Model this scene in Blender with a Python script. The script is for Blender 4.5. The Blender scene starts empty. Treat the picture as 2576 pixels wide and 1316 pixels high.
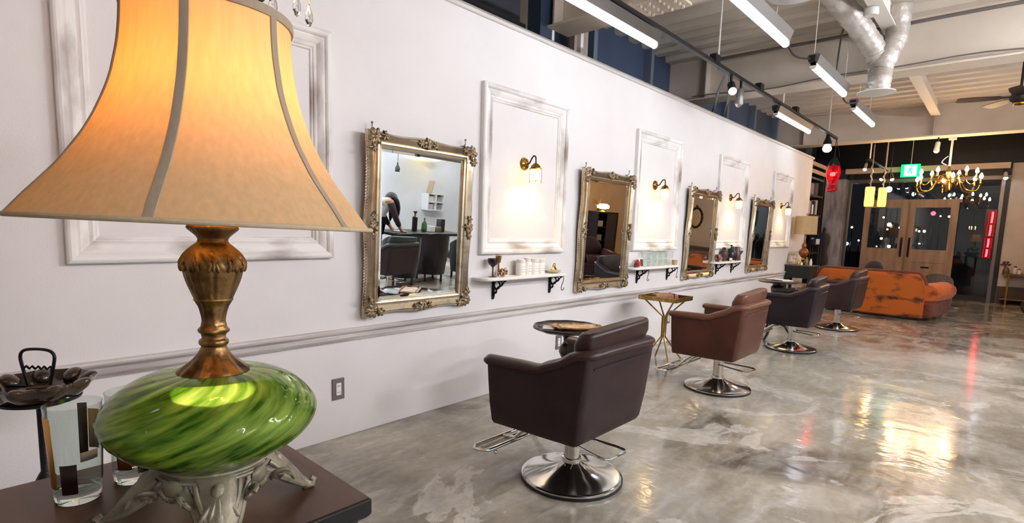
import bpy, bmesh, math, random
from mathutils import Vector, Matrix, Euler
random.seed(7)
S = bpy.context.scene
COL = S.collection
PI = math.pi
def R(d): return math.radians(d)

# ------------------------------------------------------------------ materials
def lin(h):
    if isinstance(h, (tuple, list)): return tuple(h)[:3]
    h = h.lstrip('#'); c = [int(h[i:i+2], 16)/255 for i in (0, 2, 4)]
    return tuple((x/12.92 if x <= .04045 else ((x+.055)/1.055)**2.4) for x in c)
def new_mat(name):
    m = bpy.data.materials.new(name); m.use_nodes = True
    nt = m.node_tree; nt.nodes.clear()
    out = nt.nodes.new('ShaderNodeOutputMaterial')
    return m, nt, out
def pmat(name, col, rough=.5, metal=0.0, col2=None, scale=6.0, stretch=(1, 1, 1), amount=1.0, lo=.35, hi=.65,
         bump=0.0, bscale=80.0, bstretch=None, coat=0.0, sheen=0.0, spec=.5, emit=None, estr=0.0, trans=0.0, ior=1.45, detail=4.0, rvar=0.0, subsurf=0.0):
    m, nt, out = new_mat(name)
    p = nt.nodes.new('ShaderNodeBsdfPrincipled')
    nt.links.new(p.outputs[0], out.inputs[0])
    c = lin(col)
    p.inputs['Base Color'].default_value = (*c, 1)
    p.inputs['Roughness'].default_value = rough
    p.inputs['Metallic'].default_value = metal
    p.inputs['Coat Weight'].default_value = coat
    p.inputs['Coat Roughness'].default_value = .12
    p.inputs['Sheen Weight'].default_value = sheen
    p.inputs['Specular IOR Level'].default_value = spec
    p.inputs['Transmission Weight'].default_value = trans
    p.inputs['IOR'].default_value = ior
    if emit:
        p.inputs['Emission Color'].default_value = (*lin(emit), 1)
        p.inputs['Emission Strength'].default_value = estr
    tc = nt.nodes.new('ShaderNodeTexCoord')
    if col2 or rvar:
        mp = nt.nodes.new('ShaderNodeMapping'); mp.inputs['Scale'].default_value = stretch
        nt.links.new(tc.outputs['Object'], mp.inputs[0])
        n = nt.nodes.new('ShaderNodeTexNoise'); n.inputs['Scale'].default_value = scale; n.inputs['Detail'].default_value = detail
        nt.links.new(mp.outputs[0], n.inputs['Vector'])
        r = nt.nodes.new('ShaderNodeValToRGB')
        r.color_ramp.elements[0].position = lo; r.color_ramp.elements[1].position = hi
        d = lin(col2) if col2 else c
        d = tuple(c[i]+(d[i]-c[i])*amount for i in range(3))
        r.color_ramp.elements[0].color = (*c, 1); r.color_ramp.elements[1].color = (*d, 1)
        nt.links.new(n.outputs[0], r.inputs[0]); nt.links.new(r.outputs[0], p.inputs['Base Color'])
        if rvar:
            mr = nt.nodes.new('ShaderNodeMapRange')
            mr.inputs['To Min'].default_value = max(0, rough-rvar); mr.inputs['To Max'].default_value = rough+rvar
            nt.links.new(n.outputs[0], mr.inputs[0]); nt.links.new(mr.outputs[0], p.inputs['Roughness'])
    if bump:
        mp2 = nt.nodes.new('ShaderNodeMapping'); mp2.inputs['Scale'].default_value = bstretch or (1, 1, 1)
        nt.links.new(tc.outputs['Object'], mp2.inputs[0])
        n2 = nt.nodes.new('ShaderNodeTexNoise'); n2.inputs['Scale'].default_value = bscale; n2.inputs['Detail'].default_value = 3
        nt.links.new(mp2.outputs[0], n2.inputs['Vector'])
        b = nt.nodes.new('ShaderNodeBump'); b.inputs['Strength'].default_value = bump; b.inputs['Distance'].default_value = .01
        nt.links.new(n2.outputs[0], b.inputs['Height']); nt.links.new(b.outputs[0], p.inputs['Normal'])
    return m
def emat(name, col, s):
    m, nt, out = new_mat(name)
    e = nt.nodes.new('ShaderNodeEmission'); e.inputs[0].default_value = (*lin(col), 1); e.inputs[1].default_value = s
    nt.links.new(e.outputs[0], out.inputs[0]); return m
def glassmat(name, col='#ffffff', rough=0.0, ior=1.45, bump=0, bscale=30):
    m, nt, out = new_mat(name)
    g = nt.nodes.new('ShaderNodeBsdfGlass'); g.inputs['Color'].default_value = (*lin(col), 1)
    g.inputs['Roughness'].default_value = rough; g.inputs['IOR'].default_value = ior
    nt.links.new(g.outputs[0], out.inputs[0])
    if bump:
        tc = nt.nodes.new('ShaderNodeTexCoord'); n = nt.nodes.new('ShaderNodeTexNoise'); n.inputs['Scale'].default_value = bscale
        nt.links.new(tc.outputs['Object'], n.inputs['Vector'])
        b = nt.nodes.new('ShaderNodeBump'); b.inputs['Strength'].default_value = bump; b.inputs['Distance'].default_value = .004
        nt.links.new(n.outputs[0], b.inputs['Height']); nt.links.new(b.outputs[0], g.inputs['Normal'])
    return m
def panemat(name, tint='#ffffff', refl=1.0, rough=0.0):
    """thin clear sheet: see-through plus a Fresnel reflection"""
    m, nt, out = new_mat(name)
    t = nt.nodes.new('ShaderNodeBsdfTransparent'); t.inputs[0].default_value = (*lin(tint), 1)
    g = nt.nodes.new('ShaderNodeBsdfGlossy'); g.inputs['Roughness'].default_value = rough
    f = nt.nodes.new('ShaderNodeFresnel'); ge = nt.nodes.new('ShaderNodeNewGeometry'); io = nt.nodes.new('ShaderNodeMapRange')
    io.inputs['To Min'].default_value = 1.5; io.inputs['To Max'].default_value = 1/1.5
    nt.links.new(ge.outputs['Backfacing'], io.inputs[0]); nt.links.new(io.outputs[0], f.inputs[0])
    mu = nt.nodes.new('ShaderNodeMath'); mu.operation = 'MULTIPLY'; mu.inputs[1].default_value = refl; mu.use_clamp = True
    mx = nt.nodes.new('ShaderNodeMixShader')
    nt.links.new(f.outputs[0], mu.inputs[0]); nt.links.new(mu.outputs[0], mx.inputs[0])
    nt.links.new(t.outputs[0], mx.inputs[1]); nt.links.new(g.outputs[0], mx.inputs[2])
    nt.links.new(mx.outputs[0], out.inputs[0]); return m

# ------------------------------------------------------------------ mesh builder
class MB:
    def __init__(s): s.bm = bmesh.new()
    def add(s, vs, fs, M=None):
        v = [s.bm.verts.new((M @ Vector(p)) if M else p) for p in vs]
        for f in fs:
            try: s.bm.faces.new([v[i] for i in f])
            except ValueError: pass
        return s
    def box(s, c, d, M=None, rot=None):
        hx, hy, hz = d[0]/2, d[1]/2, d[2]/2
        T = Matrix.Translation(c)
        if rot: T = T @ Euler(rot).to_matrix().to_4x4()
        if M: T = M @ T
        v = [(x, y, z) for x in (-hx, hx) for y in (-hy, hy) for z in (-hz, hz)]
        return s.add(v, [(0, 1, 3, 2), (4, 6, 7, 5), (0, 4, 5, 1), (2, 3, 7, 6), (0, 2, 6, 4), (1, 5, 7, 3)], T)
    def bx(s, x0, x1, y0, y1, z0, z1, M=None):
        return s.box(((x0+x1)/2, (y0+y1)/2, (z0+z1)/2), (abs(x1-x0), abs(y1-y0), abs(z1-z0)), M)
    def rings(s, rs, closed=True, caps=True, loop=False, M=None):
        n = len(rs[0]); vs = [p for r in rs for p in r]; fs = []
        m = len(rs)
        for i in range(m if loop else m-1):
            a = i*n; b = ((i+1) % m)*n
            for j in range(n if closed else n-1):
                k = (j+1) % n
                fs.append((a+j, a+k, b+k, b+j))
        if caps and not loop and closed:
            fs.append(tuple(range(n))[::-1]); fs.append(tuple(range((m-1)*n, m*n)))
        return s.add(vs, fs, M)
    def lathe(s, prof, n=32, c=(0, 0, 0), M=None, fr=None, caps=True, tw=None):
        rs = []
        for (r, z) in prof:
            ring = []
            for k in range(n):
                t = 2*PI*k/n
                q = max(r, 1e-4)
                if fr: q = fr(q, t, z)
                ring.append((c[0]+q*math.cos(t), c[1]+q*math.sin(t), c[2]+z))
            rs.append(ring)
        return s.rings(rs, True, caps, False, M)
    def tube(s, pts, r, n=8, closed=False, M=None, flat=1.0, caps=True, up=None):
        P = [Vector(p) for p in pts]; m = len(P); rs = []
        N = None
        for i in range(m):
            a = P[(i-1) % m] if (closed or i > 0) else P[i]
            b = P[(i+1) % m] if (closed or i < m-1) else P[i]
            t = (b-a)
            if t.length < 1e-9: t = Vector((0, 0, 1))
            t.normalize()
            if N is None:
                u = Vector(up) if up else (Vector((0, 0, 1)) if abs(t.z) < .9 else Vector((1, 0, 0)))
                N = (u - t*u.dot(t)).normalized()
            else:
                u = Vector(up) if up else N
                N = (u - t*u.dot(t))
                N = N.normalized() if N.length > 1e-6 else t.orthogonal().normalized()
            B = t.cross(N)
            q = r[i] if isinstance(r, (list, tuple)) else r
            rs.append([tuple(P[i]+N*(q*flat*math.cos(2*PI*k/n))+B*(q*math.sin(2*PI*k/n))) for k in range(n)])
        return s.rings(rs, True, caps, closed, M)
    def cyl(s, a, b, r, r2=None, n=16, M=None):
        return s.tube([a, b], [r, r if r2 is None else r2], n, M=M)
    def sph(s, c, r, nu=16, nv=10, M=None, rot=None):
        if not isinstance(r, (tuple, list)): r = (r, r, r)
        T = Matrix.Translation(c)
        if rot: T = T @ Euler(rot).to_matrix().to_4x4()
        if M: T = M @ T
        rs = []
        for i in range(nv+1):
            t = PI*i/nv
            q = max(math.sin(t), 1e-3)
            rs.append([(r[0]*q*math.cos(2*PI*k/nu), r[1]*q*math.sin(2*PI*k/nu), -r[2]*math.cos(t)) for k in range(nu)])
        return s.rings(rs, M=T)
    def frame(s, w, h, prof, M=None, ctr=(0, 0), n=1, wave=None):
        """rectangular moulding in the XZ plane, prof = [(inset, height toward -Y)], mitred corners; closed to the wall"""
        rs = []
        for (ins, ht) in prof:
            a, b = w/2-ins, h/2-ins
            cor = [(-a, -b), (a, -b), (a, b), (-a, b)]
            ring = []
            for i in range(4):
                p, q = cor[i], cor[(i+1) % 4]
                for k in range(n):
                    t = k/n
                    x = p[0]+(q[0]-p[0])*t; z = p[1]+(q[1]-p[1])*t
                    if wave:
                        o = wave(t, ins, i)
                        if i == 0: z -= o
                        elif i == 1: x += o
                        elif i == 2: z += o
                        else: x -= o
                    ring.append((ctr[0]+x, -ht, ctr[1]+z))
            rs.append(ring)
        return s.rings(rs, True, False, True, M)
    def build(s, name, mat, parent=None, smooth=38, bevel=0, bseg=2, sub=0, solid=0, loc=None, rot=None):
        bmesh.ops.remove_doubles(s.bm, verts=s.bm.verts, dist=1e-6)
        bmesh.ops.recalc_face_normals(s.bm, faces=s.bm.faces)
        if smooth:
            a = R(smooth)
            for f in s.bm.faces: f.smooth = True
            for e in s.bm.edges:
                if len(e.link_faces) == 2:
                    if e.calc_face_angle(0) > a: e.smooth = False
                else: e.smooth = True
        me = bpy.data.meshes.new(name); s.bm.to_mesh(me); s.bm.free()
        me.materials.append(mat)
        o = bpy.data.objects.new(name, me); COL.objects.link(o)
        if loc: o.location = loc
        if rot: o.rotation_euler = rot
        if parent: o.parent = parent
        if solid:
            q = o.modifiers.new('Solid', 'SOLIDIFY'); q.thickness = solid; q.offset = 0
        if bevel:
            q = o.modifiers.new('Bevel', 'BEVEL'); q.width = bevel; q.segments = bseg; q.limit_method = 'ANGLE'; q.angle_limit = R(40)
        if sub:
            q = o.modifiers.new('Sub', 'SUBSURF'); q.levels = sub; q.render_levels = sub
        return o

def tag(o, label=None, cat=None, group=None, kind=None):
    if label: o['label'] = label
    if cat: o['category'] = cat
    if group: o['group'] = group
    if kind: o['kind'] = kind
    return o
def thing(name, label, cat, loc=(0, 0, 0), rotz=0, group=None, rot=None):
    o = bpy.data.objects.new(name, None); COL.objects.link(o)
    o.empty_display_size = .05
    o.location = loc; o.rotation_euler = rot if rot else (0, 0, rotz)
    return tag(o, label, cat, group)
def struct(o): o['kind'] = 'structure'; return o
def dup(root, loc, rotz=None, label=None, group=None, mats=None):
    """copy of a thing with copies of its parts and sub-parts"""
    def cp(o, par):
        c = o.copy(); COL.objects.link(c); c.parent = par
        if mats and o.type == 'MESH' and o.data.materials and o.data.materials[0].name in mats:
            c.data = o.data.copy(); c.data.materials[0] = mats[o.data.materials[0].name]
        for ch in kids.get(o.name, []): cp(ch, c)
        return c
    kids = {}
    for o in list(COL.objects):
        if o.parent: kids.setdefault(o.parent.name, []).append(o)
    r = cp(root, None); r.location = loc
    if rotz is not None: r.rotation_euler = (root.rotation_euler[0], root.rotation_euler[1], rotz)
    if label: r['label'] = label
    if group: r['group'] = group
    return r
def light(name, kind, loc, energy, col, size=.05, rot=None, parent=None, spot=None, blend=.15, sizey=None):
    l = bpy.data.lights.new(name, kind); l.energy = energy; l.color = lin(col)
    if kind == 'AREA':
        l.shape = 'RECTANGLE'; l.size = size; l.size_y = sizey or size
    else: l.shadow_soft_size = size
    if kind == 'SPOT': l.spot_size = spot; l.spot_blend = blend
    o = bpy.data.objects.new(name, l); COL.objects.link(o); o.location = loc
    if rot: o.rotation_euler = rot
    if parent: o.parent = parent
    return o
def arc(c, r, a0, a1, n=12, plane='xz'):
    out = []
    for k in range(n+1):
        a = a0+(a1-a0)*k/n; u, v = r*math.cos(a), r*math.sin(a)
        out.append((c[0]+u, c[1], c[2]+v) if plane == 'xz' else ((c[0]+u, c[1]+v, c[2]) if plane == 'xy' else (c[0], c[1]+u, c[2]+v)))
    return out
def smoothpath(pts, n=6):
    """Catmull-Rom through the points"""
    P = [Vector(p) for p in pts]; out = []
    for i in range(len(P)-1):
        a = P[i-1] if i > 0 else P[i]*2-P[i+1]
        d = P[i+2] if i < len(P)-2 else P[i+1]*2-P[i]
        b, c = P[i], P[i+1]
        for k in range(n):
            t = k/n
            out.append(tuple(.5*((2*b)+(c-a)*t+(2*a-5*b+4*c-d)*t*t+(3*b-a-3*c+d)*t**3)))
    out.append(tuple(P[-1])); return out

# ------------------------------------------------------------------ camera
H = 1.2
FPX, CYPX = 1349.4796, 731.7222
def cam_basis():
    a, b, c = 0.02955987, 0.11705233, 0.73782852
    Rz = Matrix(((math.cos(a), -math.sin(a), 0), (math.sin(a), math.cos(a), 0), (0, 0, 1)))
    Rx = Matrix(((1, 0, 0), (0, math.cos(b), -math.sin(b)), (0, math.sin(b), math.cos(b))))
    Ry = Matrix(((math.cos(c), 0, math.sin(c)), (0, 1, 0), (-math.sin(c), 0, math.cos(c))))
    return (Rz @ Rx @ Ry) @ Matrix(((0, -1, 0), (0, 0, -1), (1, 0, 0)))
W = cam_basis()
cd = bpy.data.cameras.new('camera'); cam = bpy.data.objects.new('camera', cd); COL.objects.link(cam)
cd.sensor_fit = 'HORIZONTAL'; cd.sensor_width = 36; cd.lens = FPX*36/2576
cd.shift_x = 0; cd.shift_y = (CYPX-658)/2576
cd.clip_start = .02; cd.clip_end = 200
M3 = Matrix((W[0], -W[1], -W[2])).transposed()
cam.matrix_world = Matrix.Translation((0, 0, H)) @ M3.to_4x4()
S.camera = cam

# ------------------------------------------------------------------ shared materials
WALLC = '#e9e6e4'
M_wall = pmat('wall_paint', WALLC, .55, col2='#e0dcda', scale=1.3, bump=.08, bscale=160)
M_mould = pmat('distressed_white_paint', '#efece8', .5, col2='#978a82', scale=4.5, stretch=(1.6, 1, .55), lo=.47, hi=.72, bump=.1, bscale=60, detail=8)
M_mouldh = pmat('distressed_white_paint_level', '#efece8', .5, col2='#978a82', scale=4.5, stretch=(.55, 1, 1.8), lo=.47, hi=.72, bump=.1, bscale=60, detail=8)
M_rail = pmat('worn_rail_paint', '#d3cec9', .5, col2='#8a817d', scale=3.0, stretch=(.5, 4, 9), lo=.42, hi=.72, bump=.1, bscale=60, detail=6)
M_silver = pmat('antique_champagne_silver', '#c9baa0', .26, metal=.92, col2='#7d6a50', scale=14, lo=.52, hi=.85, bump=.05, bscale=70)
M_silverdark = pmat('antique_silver_relief', '#a8957a', .36, metal=.85, col2='#4a3a28', scale=40, lo=.4, hi=.7, bump=.5, bscale=120)
M_mirror = pmat('mirror_glass', '#e4eaec', .0, metal=1.0)
M_chrome = pmat('polished_chrome', '#d8d6d2', .12, metal=1.0, rvar=.05, scale=3)
M_chromeb = pmat('brushed_steel', '#cfcac2', .22, metal=1.0, rvar=.06, scale=5)
M_blackm = pmat('black_iron', '#17171a', .45, metal=.5, bump=.2, bscale=120)
M_blackp = pmat('black_plastic', '#131316', .4)
M_brass = pmat('aged_brass', '#b08436', .25, metal=1.0, col2='#7a5422', scale=30)
M_gold = pmat('gold_leaf_metal', '#b89a5a', .3, metal=1.0, col2='#8d713c', scale=20)
M_bronze = pmat('antique_bronze_gilt', '#8f7048', .38, metal=.95, col2='#3c2914', scale=26, lo=.42, hi=.7, bump=.25, bscale=70)
M_white = pmat('white_ceramic', '#efece6', .25)
M_whitep = pmat('white_paint_metal', '#e4e2dc', .5)
M_beige = pmat('beige_painted_steel', '#c9beb2', .6, col2='#a79a8c', scale=1.5)
M_wood = pmat('dark_walnut', '#3a2418', .38, col2='#2a170e', scale=5, stretch=(.6, 8, 8), coat=.3)
M_clear = panemat('clear_thin_glass', '#f4f8f6', 1.0)
M_rod = pmat('white_rod', '#dcd6cc', .45)
M_clearg = glassmat('clear_glass', '#f6faf8', 0, 1.5)
STREET = [(3.387, 1.981, '#ffffff', .05), (3.193, 1.722, '#d8f4ff', .11), (3.237, 1.547, '#ff9a50', .05), (2.871, 1.613, '#ffffff', .05), (3.389, 1.206, '#ffb070', .07),
          (2.854, 1.297, '#ffe0b0', .04), (3.131, .924, '#eef6ff', .09), (3.511, .907, '#ffe8c0', .04), (1.948, 2.132, '#ff2a3c', .12), (1.741, 2.037, '#ffffff', .04), (1.502, 2.025, '#fff4e0', .06),
          (2.291, 1.499, '#ffffff', .05), (2.144, 1.503, '#fff4d8', .07), (4.364, 1.596, '#ffffff', .06), (4.48, .97, '#f4f8ff', .10), (4.1, 1.106, '#fff0d0', .05), (2.239, 1.063, '#ffffff', .04)]
STL = ['topmost white street light in the left door pane', 'large cyan white street light in the middle of the left door pane', 'orange street light just under the large cyan one', 'white street light near the right edge of the left door pane',
       'orange street light low in the left door pane', 'cream street light at the lower right of the left door pane', 'bluish white street light at the bottom of the left door pane', 'faint cream street light at the bottom left of the left door pane',
       'red street light high in the right door pane', 'small white street light right of the red one', 'cream street light at the right edge of the right door pane', 'left of the two white street lights halfway up the right door pane',
       'right of the two white street lights halfway up the right door pane', 'upper white street light in the narrow left shop window', 'large white street light in the narrow left shop window', 'cream street light in the narrow left shop window', 'lowest white street light in the right door pane']
EXPO = 1.12
# ------------------------------------------------------------------ floor
def floor_mat():
    m, nt, out = new_mat('polished_stained_concrete')
    L = nt.links; N = nt.nodes.new
    p = N('ShaderNodeBsdfPrincipled'); L.new(p.outputs[0], out.inputs[0])
    tc = N('ShaderNodeTexCoord')
    def noise(sc, det=5, dist=0, rough=.55, st=(1, 1, 1), off=(0, 0, 0)):
        mp = N('ShaderNodeMapping'); mp.inputs['Scale'].default_value = st; mp.inputs['Location'].default_value = off
        L.new(tc.outputs['Object'], mp.inputs[0])
        n = N('ShaderNodeTexNoise'); n.inputs['Scale'].default_value = sc; n.inputs['Detail'].default_value = det
        n.inputs['Roughness'].default_value = rough; n.inputs['Distortion'].default_value = dist
        L.new(mp.outputs[0], n.inputs['Vector']); return n.outputs[0]
    def ramp(src, stops):
        r = N('ShaderNodeValToRGB'); e = r.color_ramp.elements
        while len(e) < len(stops): e.new(.5)
        for i, (pos, col) in enumerate(stops):
            e[i].position = pos; e[i].color = (*lin(col), 1) if isinstance(col, str) else (col, col, col, 1)
        L.new(src, r.inputs[0]); return r.outputs[0]
    def mix(f, a, b):
        x = N('ShaderNodeMix'); x.data_type = 'RGBA'
        L.new(f, x.inputs[0]); L.new(a, x.inputs[6]); L.new(b, x.inputs[7]); return x.outputs[2]
    base = ramp(noise(.8, 7, .6), [(.32, '#6a6559'), (.5, '#aba597'), (.66, '#d0cabc')])
    warm = ramp(noise(1.7, 6, 1.2, off=(3, 1, 0)), [(.36, '#5a5144'), (.6, '#b0a693')])
    c = mix(ramp(noise(.55, 3, .4, off=(7, 2, 0)), [(.42, 0.0), (.58, .9)]), base, warm)
    # streaked trowel marks
    st = ramp(noise(3, 6, .8, st=(1, 3.2, 1)), [(.45, 0.0), (.72, .5)])
    lt = N('ShaderNodeRGB'); lt.outputs[0].default_value = (*lin('#d2cec6'), 1)
    c = mix(st, c, lt.outputs[0])
    # pale worn flakes with crisp rims
    fl = ramp(noise(1.25, 9, 1.6, .62, off=(1.5, 4.2, 0)), [(.575, 0.0), (.6, .6), (.7, .3)])
    fc = N('ShaderNodeRGB'); fc.outputs[0].default_value = (*lin('#dad5cb'), 1)
    c = mix(fl, c, fc.outputs[0])
    sp = ramp(noise(26, 4, .3), [(.3, .84), (.7, 1.06)])
    mu = N('ShaderNodeMix'); mu.data_type = 'RGBA'; mu.blend_type = 'MULTIPLY'; mu.inputs[0].default_value = 1
    L.new(c, mu.inputs[6]); L.new(sp, mu.inputs[7])
    L.new(mu.outputs[2], p.inputs['Base Color'])
    rr = ramp(noise(1.1, 6, 1.0, off=(9, 9, 0)), [(.3, .07), (.55, .14), (.7, .32)])
    L.new(rr, p.inputs['Roughness'])
    p.inputs['Specular IOR Level'].default_value = .55
    b0 = N('ShaderNodeBump'); b0.inputs['Strength'].default_value = .20; b0.inputs['Distance'].default_value = .004
    L.new(noise(9, 2, 1.2, st=(2.2, .9, 1)), b0.inputs['Height'])
    b = N('ShaderNodeBump'); b.inputs['Strength'].default_value = .22; b.inputs['Distance'].default_value = .02
    L.new(b0.outputs[0], b.inputs['Normal'])
    L.new(noise(2.6, 4, .5, st=(1.6, .8, 1)), b.inputs['Height']); L.new(b.outputs[0], p.inputs['Normal'])
    return m
M_floor = floor_mat()
struct(MB().bx(-2.6, 14.45, -3.75, 4.1, -.06, 0).build('floor', M_floor, smooth=0))
struct(MB().bx(14.45, 60, -30, 30, -.16, -.1).build('ground', pmat('night_asphalt', '#16161a', .5, col2='#0d0d10', scale=3), smooth=0))

# ------------------------------------------------------------------ walls
YW = 2.648
struct(MB().bx(-2.6, 10.75, YW, YW+.12, 0, 2.595).build('wall_left', M_wall, smooth=0, bevel=.004))
b = MB(); b.tube([(-2.6, YW-.004, 2.575), (10.75, YW-.004, 2.575)], .02, 12)
struct(b.build('trim_1', M_wall))
# chair rail, moulded
b = MB(); prof = [(0, .548), (.012, .548), (.016, .556), (.02, .566), (.014, .574), (.014, .586), (.022, .594), (.03, .6), (.032, .61), (.026, .617), (0, .619)]
b.rings([[(x, YW-d, z) for d, z in prof] for x in (-2.6, 2.0, 5.0, 8.0, 10.75)])
struct(b.build('trim_2', M_rail, smooth=25))
M_endw = pmat('end_wall_paint', '#dfd3cb', .6, col2='#d3c6be', scale=2, bump=.08, bscale=120)
struct(MB().bx(14.37, 14.5, -3.75, .03, 0, 2.735).build('wall_end', M_endw, smooth=0))
struct(MB().bx(-2.6, 14.37, -3.75, -3.62, 0, 3.5).build('wall_right', pmat('right_wall_paint', '#dfe4e8', .6, col2='#d2d8de', scale=1.5), smooth=0))
struct(MB().bx(-2.75, -2.6, -3.75, 4.1, 0, 3.5).build('wall_back', pmat('back_wall_paint', '#d4cfca', .65, col2='#c8c2bd', scale=2), smooth=0))
M_night = pmat('black_panel', '#191a22', .3, col2='#12131a', scale=2)
struct(MB().bx(14.42, 14.5, -3.75, 4.1, 2.735, 3.5).build('wall_upper', M_night, smooth=0))
struct(MB().bx(14.4, 14.5, 3.15, 4.1, 0, 2.735).build('wall_corner', M_night, smooth=0))
M_part = pmat('warm_partition_paint', '#d9bfa2', .6, col2='#cdb090', scale=2)
struct(MB().bx(8.6, 13.0, -2.32, -2.2, 0, 3.4).build('wall_partition', M_part, smooth=0))
for i, (x0, x1) in enumerate(((9.2, 9.3), (10.75, 10.85))):
    struct(MB().bx(x0, x1, -2.2, -2.165, 0, 2.2).build('trim_%d' % (3+i), M_part, smooth=0))
# concrete pillar by the entrance
struct(MB().bx(14.02, 14.4, 2.75, 3.16, 0, 2.5).build('wall_pillar', pmat('bare_concrete', '#b8b2b8', .75, col2='#85808a', scale=6, stretch=(2, 2, .5), detail=8, bump=.3, bscale=40), smooth=0, bevel=.01))

# ------------------------------------------------------------------ glazing behind the partition wall
M_navy = pmat('navy_glazing_panel', '#465672', .35, col2='#3c4a62', scale=1.2, spec=.6)
M_navyf = pmat('slate_blue_mullion', '#6f7988', .45)
b = MB(); b.bx(-2.6, 14.4, 3.5, 3.56, 0, 3.5)
w2 = struct(b.build('window_1', M_navy, smooth=0))
for x in [6.18+1.235*k for k in range(-7, 7)]:
    struct(MB().bx(x-.035, x+.035, 3.4, 3.5, 0, 3.45).build('window_mullion', M_navyf, smooth=0, parent=w2))
struct(MB().bx(-2.6, 14.4, 3.42, 3.5, 2.68, 2.8).build('window_transom', pmat('dark_sill', '#10151d', .5), smooth=0, parent=w2))
# boxed steel column and infill board above the wall
struct(MB().bx(3.55, 3.70, 3.0, 3.14, 0, 3.45).build('wall_column', pmat('navy_column', '#2b3a4e', .5), smooth=0))
struct(MB().bx(3.3, 4.15, 3.36, 3.42, 2.5, 3.45).build('wall_infill', M_beige, smooth=0))
struct(MB().bx(3.71, 3.74, 3.0, 3.04, 0, 3.45).build('trim_5', M_whitep, smooth=0))
struct(MB().bx(3.985, 4.025, 2.9, 2.94, 0, 3.45).build('trim_6', M_whitep, smooth=0))
struct(MB().bx(4.43, 4.66, 3.3, 3.36, 2.5, 3.45).build('wall_board', M_beige, smooth=0))

# ------------------------------------------------------------------ ceiling deck, flutes run across the room
ZD = 3.42
M_deck = pmat('painted_metal_deck', '#e6ddd0', .6, col2='#d8cec0', scale=1.2)
b = MB(); x = -2.6; P0 = .31; d = .065; ring0 = []
pts = []
while x < 14.4:
    pts += [(x, ZD), (x+.12, ZD), (x+.155, ZD+d), (x+.275, ZD+d)]; x += P0
pts.append((14.45, ZD))
rs = [[(p[0], -3.75, p[1]) for p in pts]+[(14.45, -3.75, ZD+.12), (-2.6, -3.75, ZD+.12)],
      [(p[0], 4.1, p[1]) for p in pts]+[(14.45, 4.1, ZD+.12), (-2.6, 4.1, ZD+.12)]]
struct(b.rings(rs).build('ceiling', M_deck, smooth=0))
# I beams across the room
M_beam = pmat('primed_beam_paint', '#e0d5c6', .6, col2='#d2c6b6', scale=1.5)
def ibeam(name, x0, x1, z0, z1, y0=-3.62, y1=3.5):
    xm = (x0+x1)/2; b = MB()
    b.bx(x0, x1, y0, y1, z0, z0+.018); b.bx(xm-.008, xm+.008, y0, y1, z0+.018, z1-.018); b.bx(x0, x1, y0, y1, z1-.018, z1)
    for y in (-1.9, 1.03, 2.95): b.bx(x0+.02, x1-.02, y-.006, y+.006, z0+.018, z1-.018)
    return struct(b.build(name, M_beam, smooth=0))
B0 = ibeam('ceiling_beam', 3.64, 3.93, 2.87, ZD, y1=3.0)
ibeam('ceiling_beam', 6.7, 7.0, 2.87, ZD)
ibeam('ceiling_beam', 11.15, 11.45, 2.87, ZD)
ibeam('ceiling_beam', -.4, -.1, 2.87, ZD)
M_beamw = pmat('white_purlin_paint', '#efe9df', .55)
for (x0, x1) in ((3.93, 6.7), (7.0, 11.15), (-.1, 3.62)):
    b = MB(); b.bx(x0, x1, .965, 1.085, 3.2, 3.214); b.bx(x0, x1, 1.018, 1.03, 3.214, ZD)
    struct(b.build('ceiling_purlin', M_beamw, smooth=0))
# bolted splice plate under the first beam
b = MB(); b.bx(3.64, 3.91, 1.86, 2.2, 2.852, 2.87)
for ix in (3.68, 3.74, 3.81, 3.87):
    for iy in (1.91, 2.0, 2.08, 2.15): b.cyl((ix, iy, 2.832), (ix, iy, 2.853), .013, n=6)
struct(b.build('ceiling_plate', M_beam, smooth=0))
# conduit and cables along the second beam
M_cab = pmat('grey_cable', '#6b6560', .6)
def cable(name, pts, r, m, label, cat='cable', group=None):
    return tag(MB().tube(pts, r, 8).build(name, m), label, cat, group)
cable('conduit', [(6.66, y, 3.30+.004*math.sin(y*3)) for y in [-3.5+.35*k for k in range(19)]], .018, M_cab, 'dark conduit pipe along the top of the middle ceiling beam')
cable('ceiling_cable', [(6.69, y, 2.905+.02*math.sin(y*2.1)+.012*math.sin(y*5)) for y in [-3.5+.2*k for k in range(34)]], .007, M_cab, 'thin loose cable draped along the lower flange of the middle ceiling beam')

# ------------------------------------------------------------------ shop front
M_al = pmat('grey_aluminium', '#77716c', .35, metal=.6)
M_dkf = pmat('dark_frame', '#211d1d', .45)
M_oak = pmat('pale_oak', '#b0917c', .5, col2='#957862', scale=3, stretch=(3, 3, .5))
M_pane = panemat('shop_glass', '#e8eeee', 1.6)
struct(MB().bx(14.2, 14.36, .06, 2.815, 2.625, 2.735).build('trim_7', pmat('header_board', '#e8d0ba', .55, col2='#d9bea4', scale=2, stretch=(1, .4, 4)), smooth=0))
b = MB()
b.bx(14.33, 14.41, .03, 2.8, 2.42, 2.5); b.bx(14.33, 14.41, .10, .165, 0, 2.42); b.bx(14.33, 14.41, 2.69, 2.74, 0, 2.42)
wf = struct(b.build('window_2', M_al, smooth=0, bevel=.004))
b = MB(); b.bx(14.35, 14.43, .03, .1, 0, 2.74); b.bx(14.35, 14.43, 2.74, 2.82, 0, 2.62); b.bx(14.35, 14.42, .16, 2.69, 2.5, 2.625); b.bx(14.35, 14.42, .165, .75, 0, .1); b.bx(14.35, 14.42, 2.385, 2.69, 0, .1)
struct(b.build('window_frame', M_dkf, wf, smooth=0))
b = MB()
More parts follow.
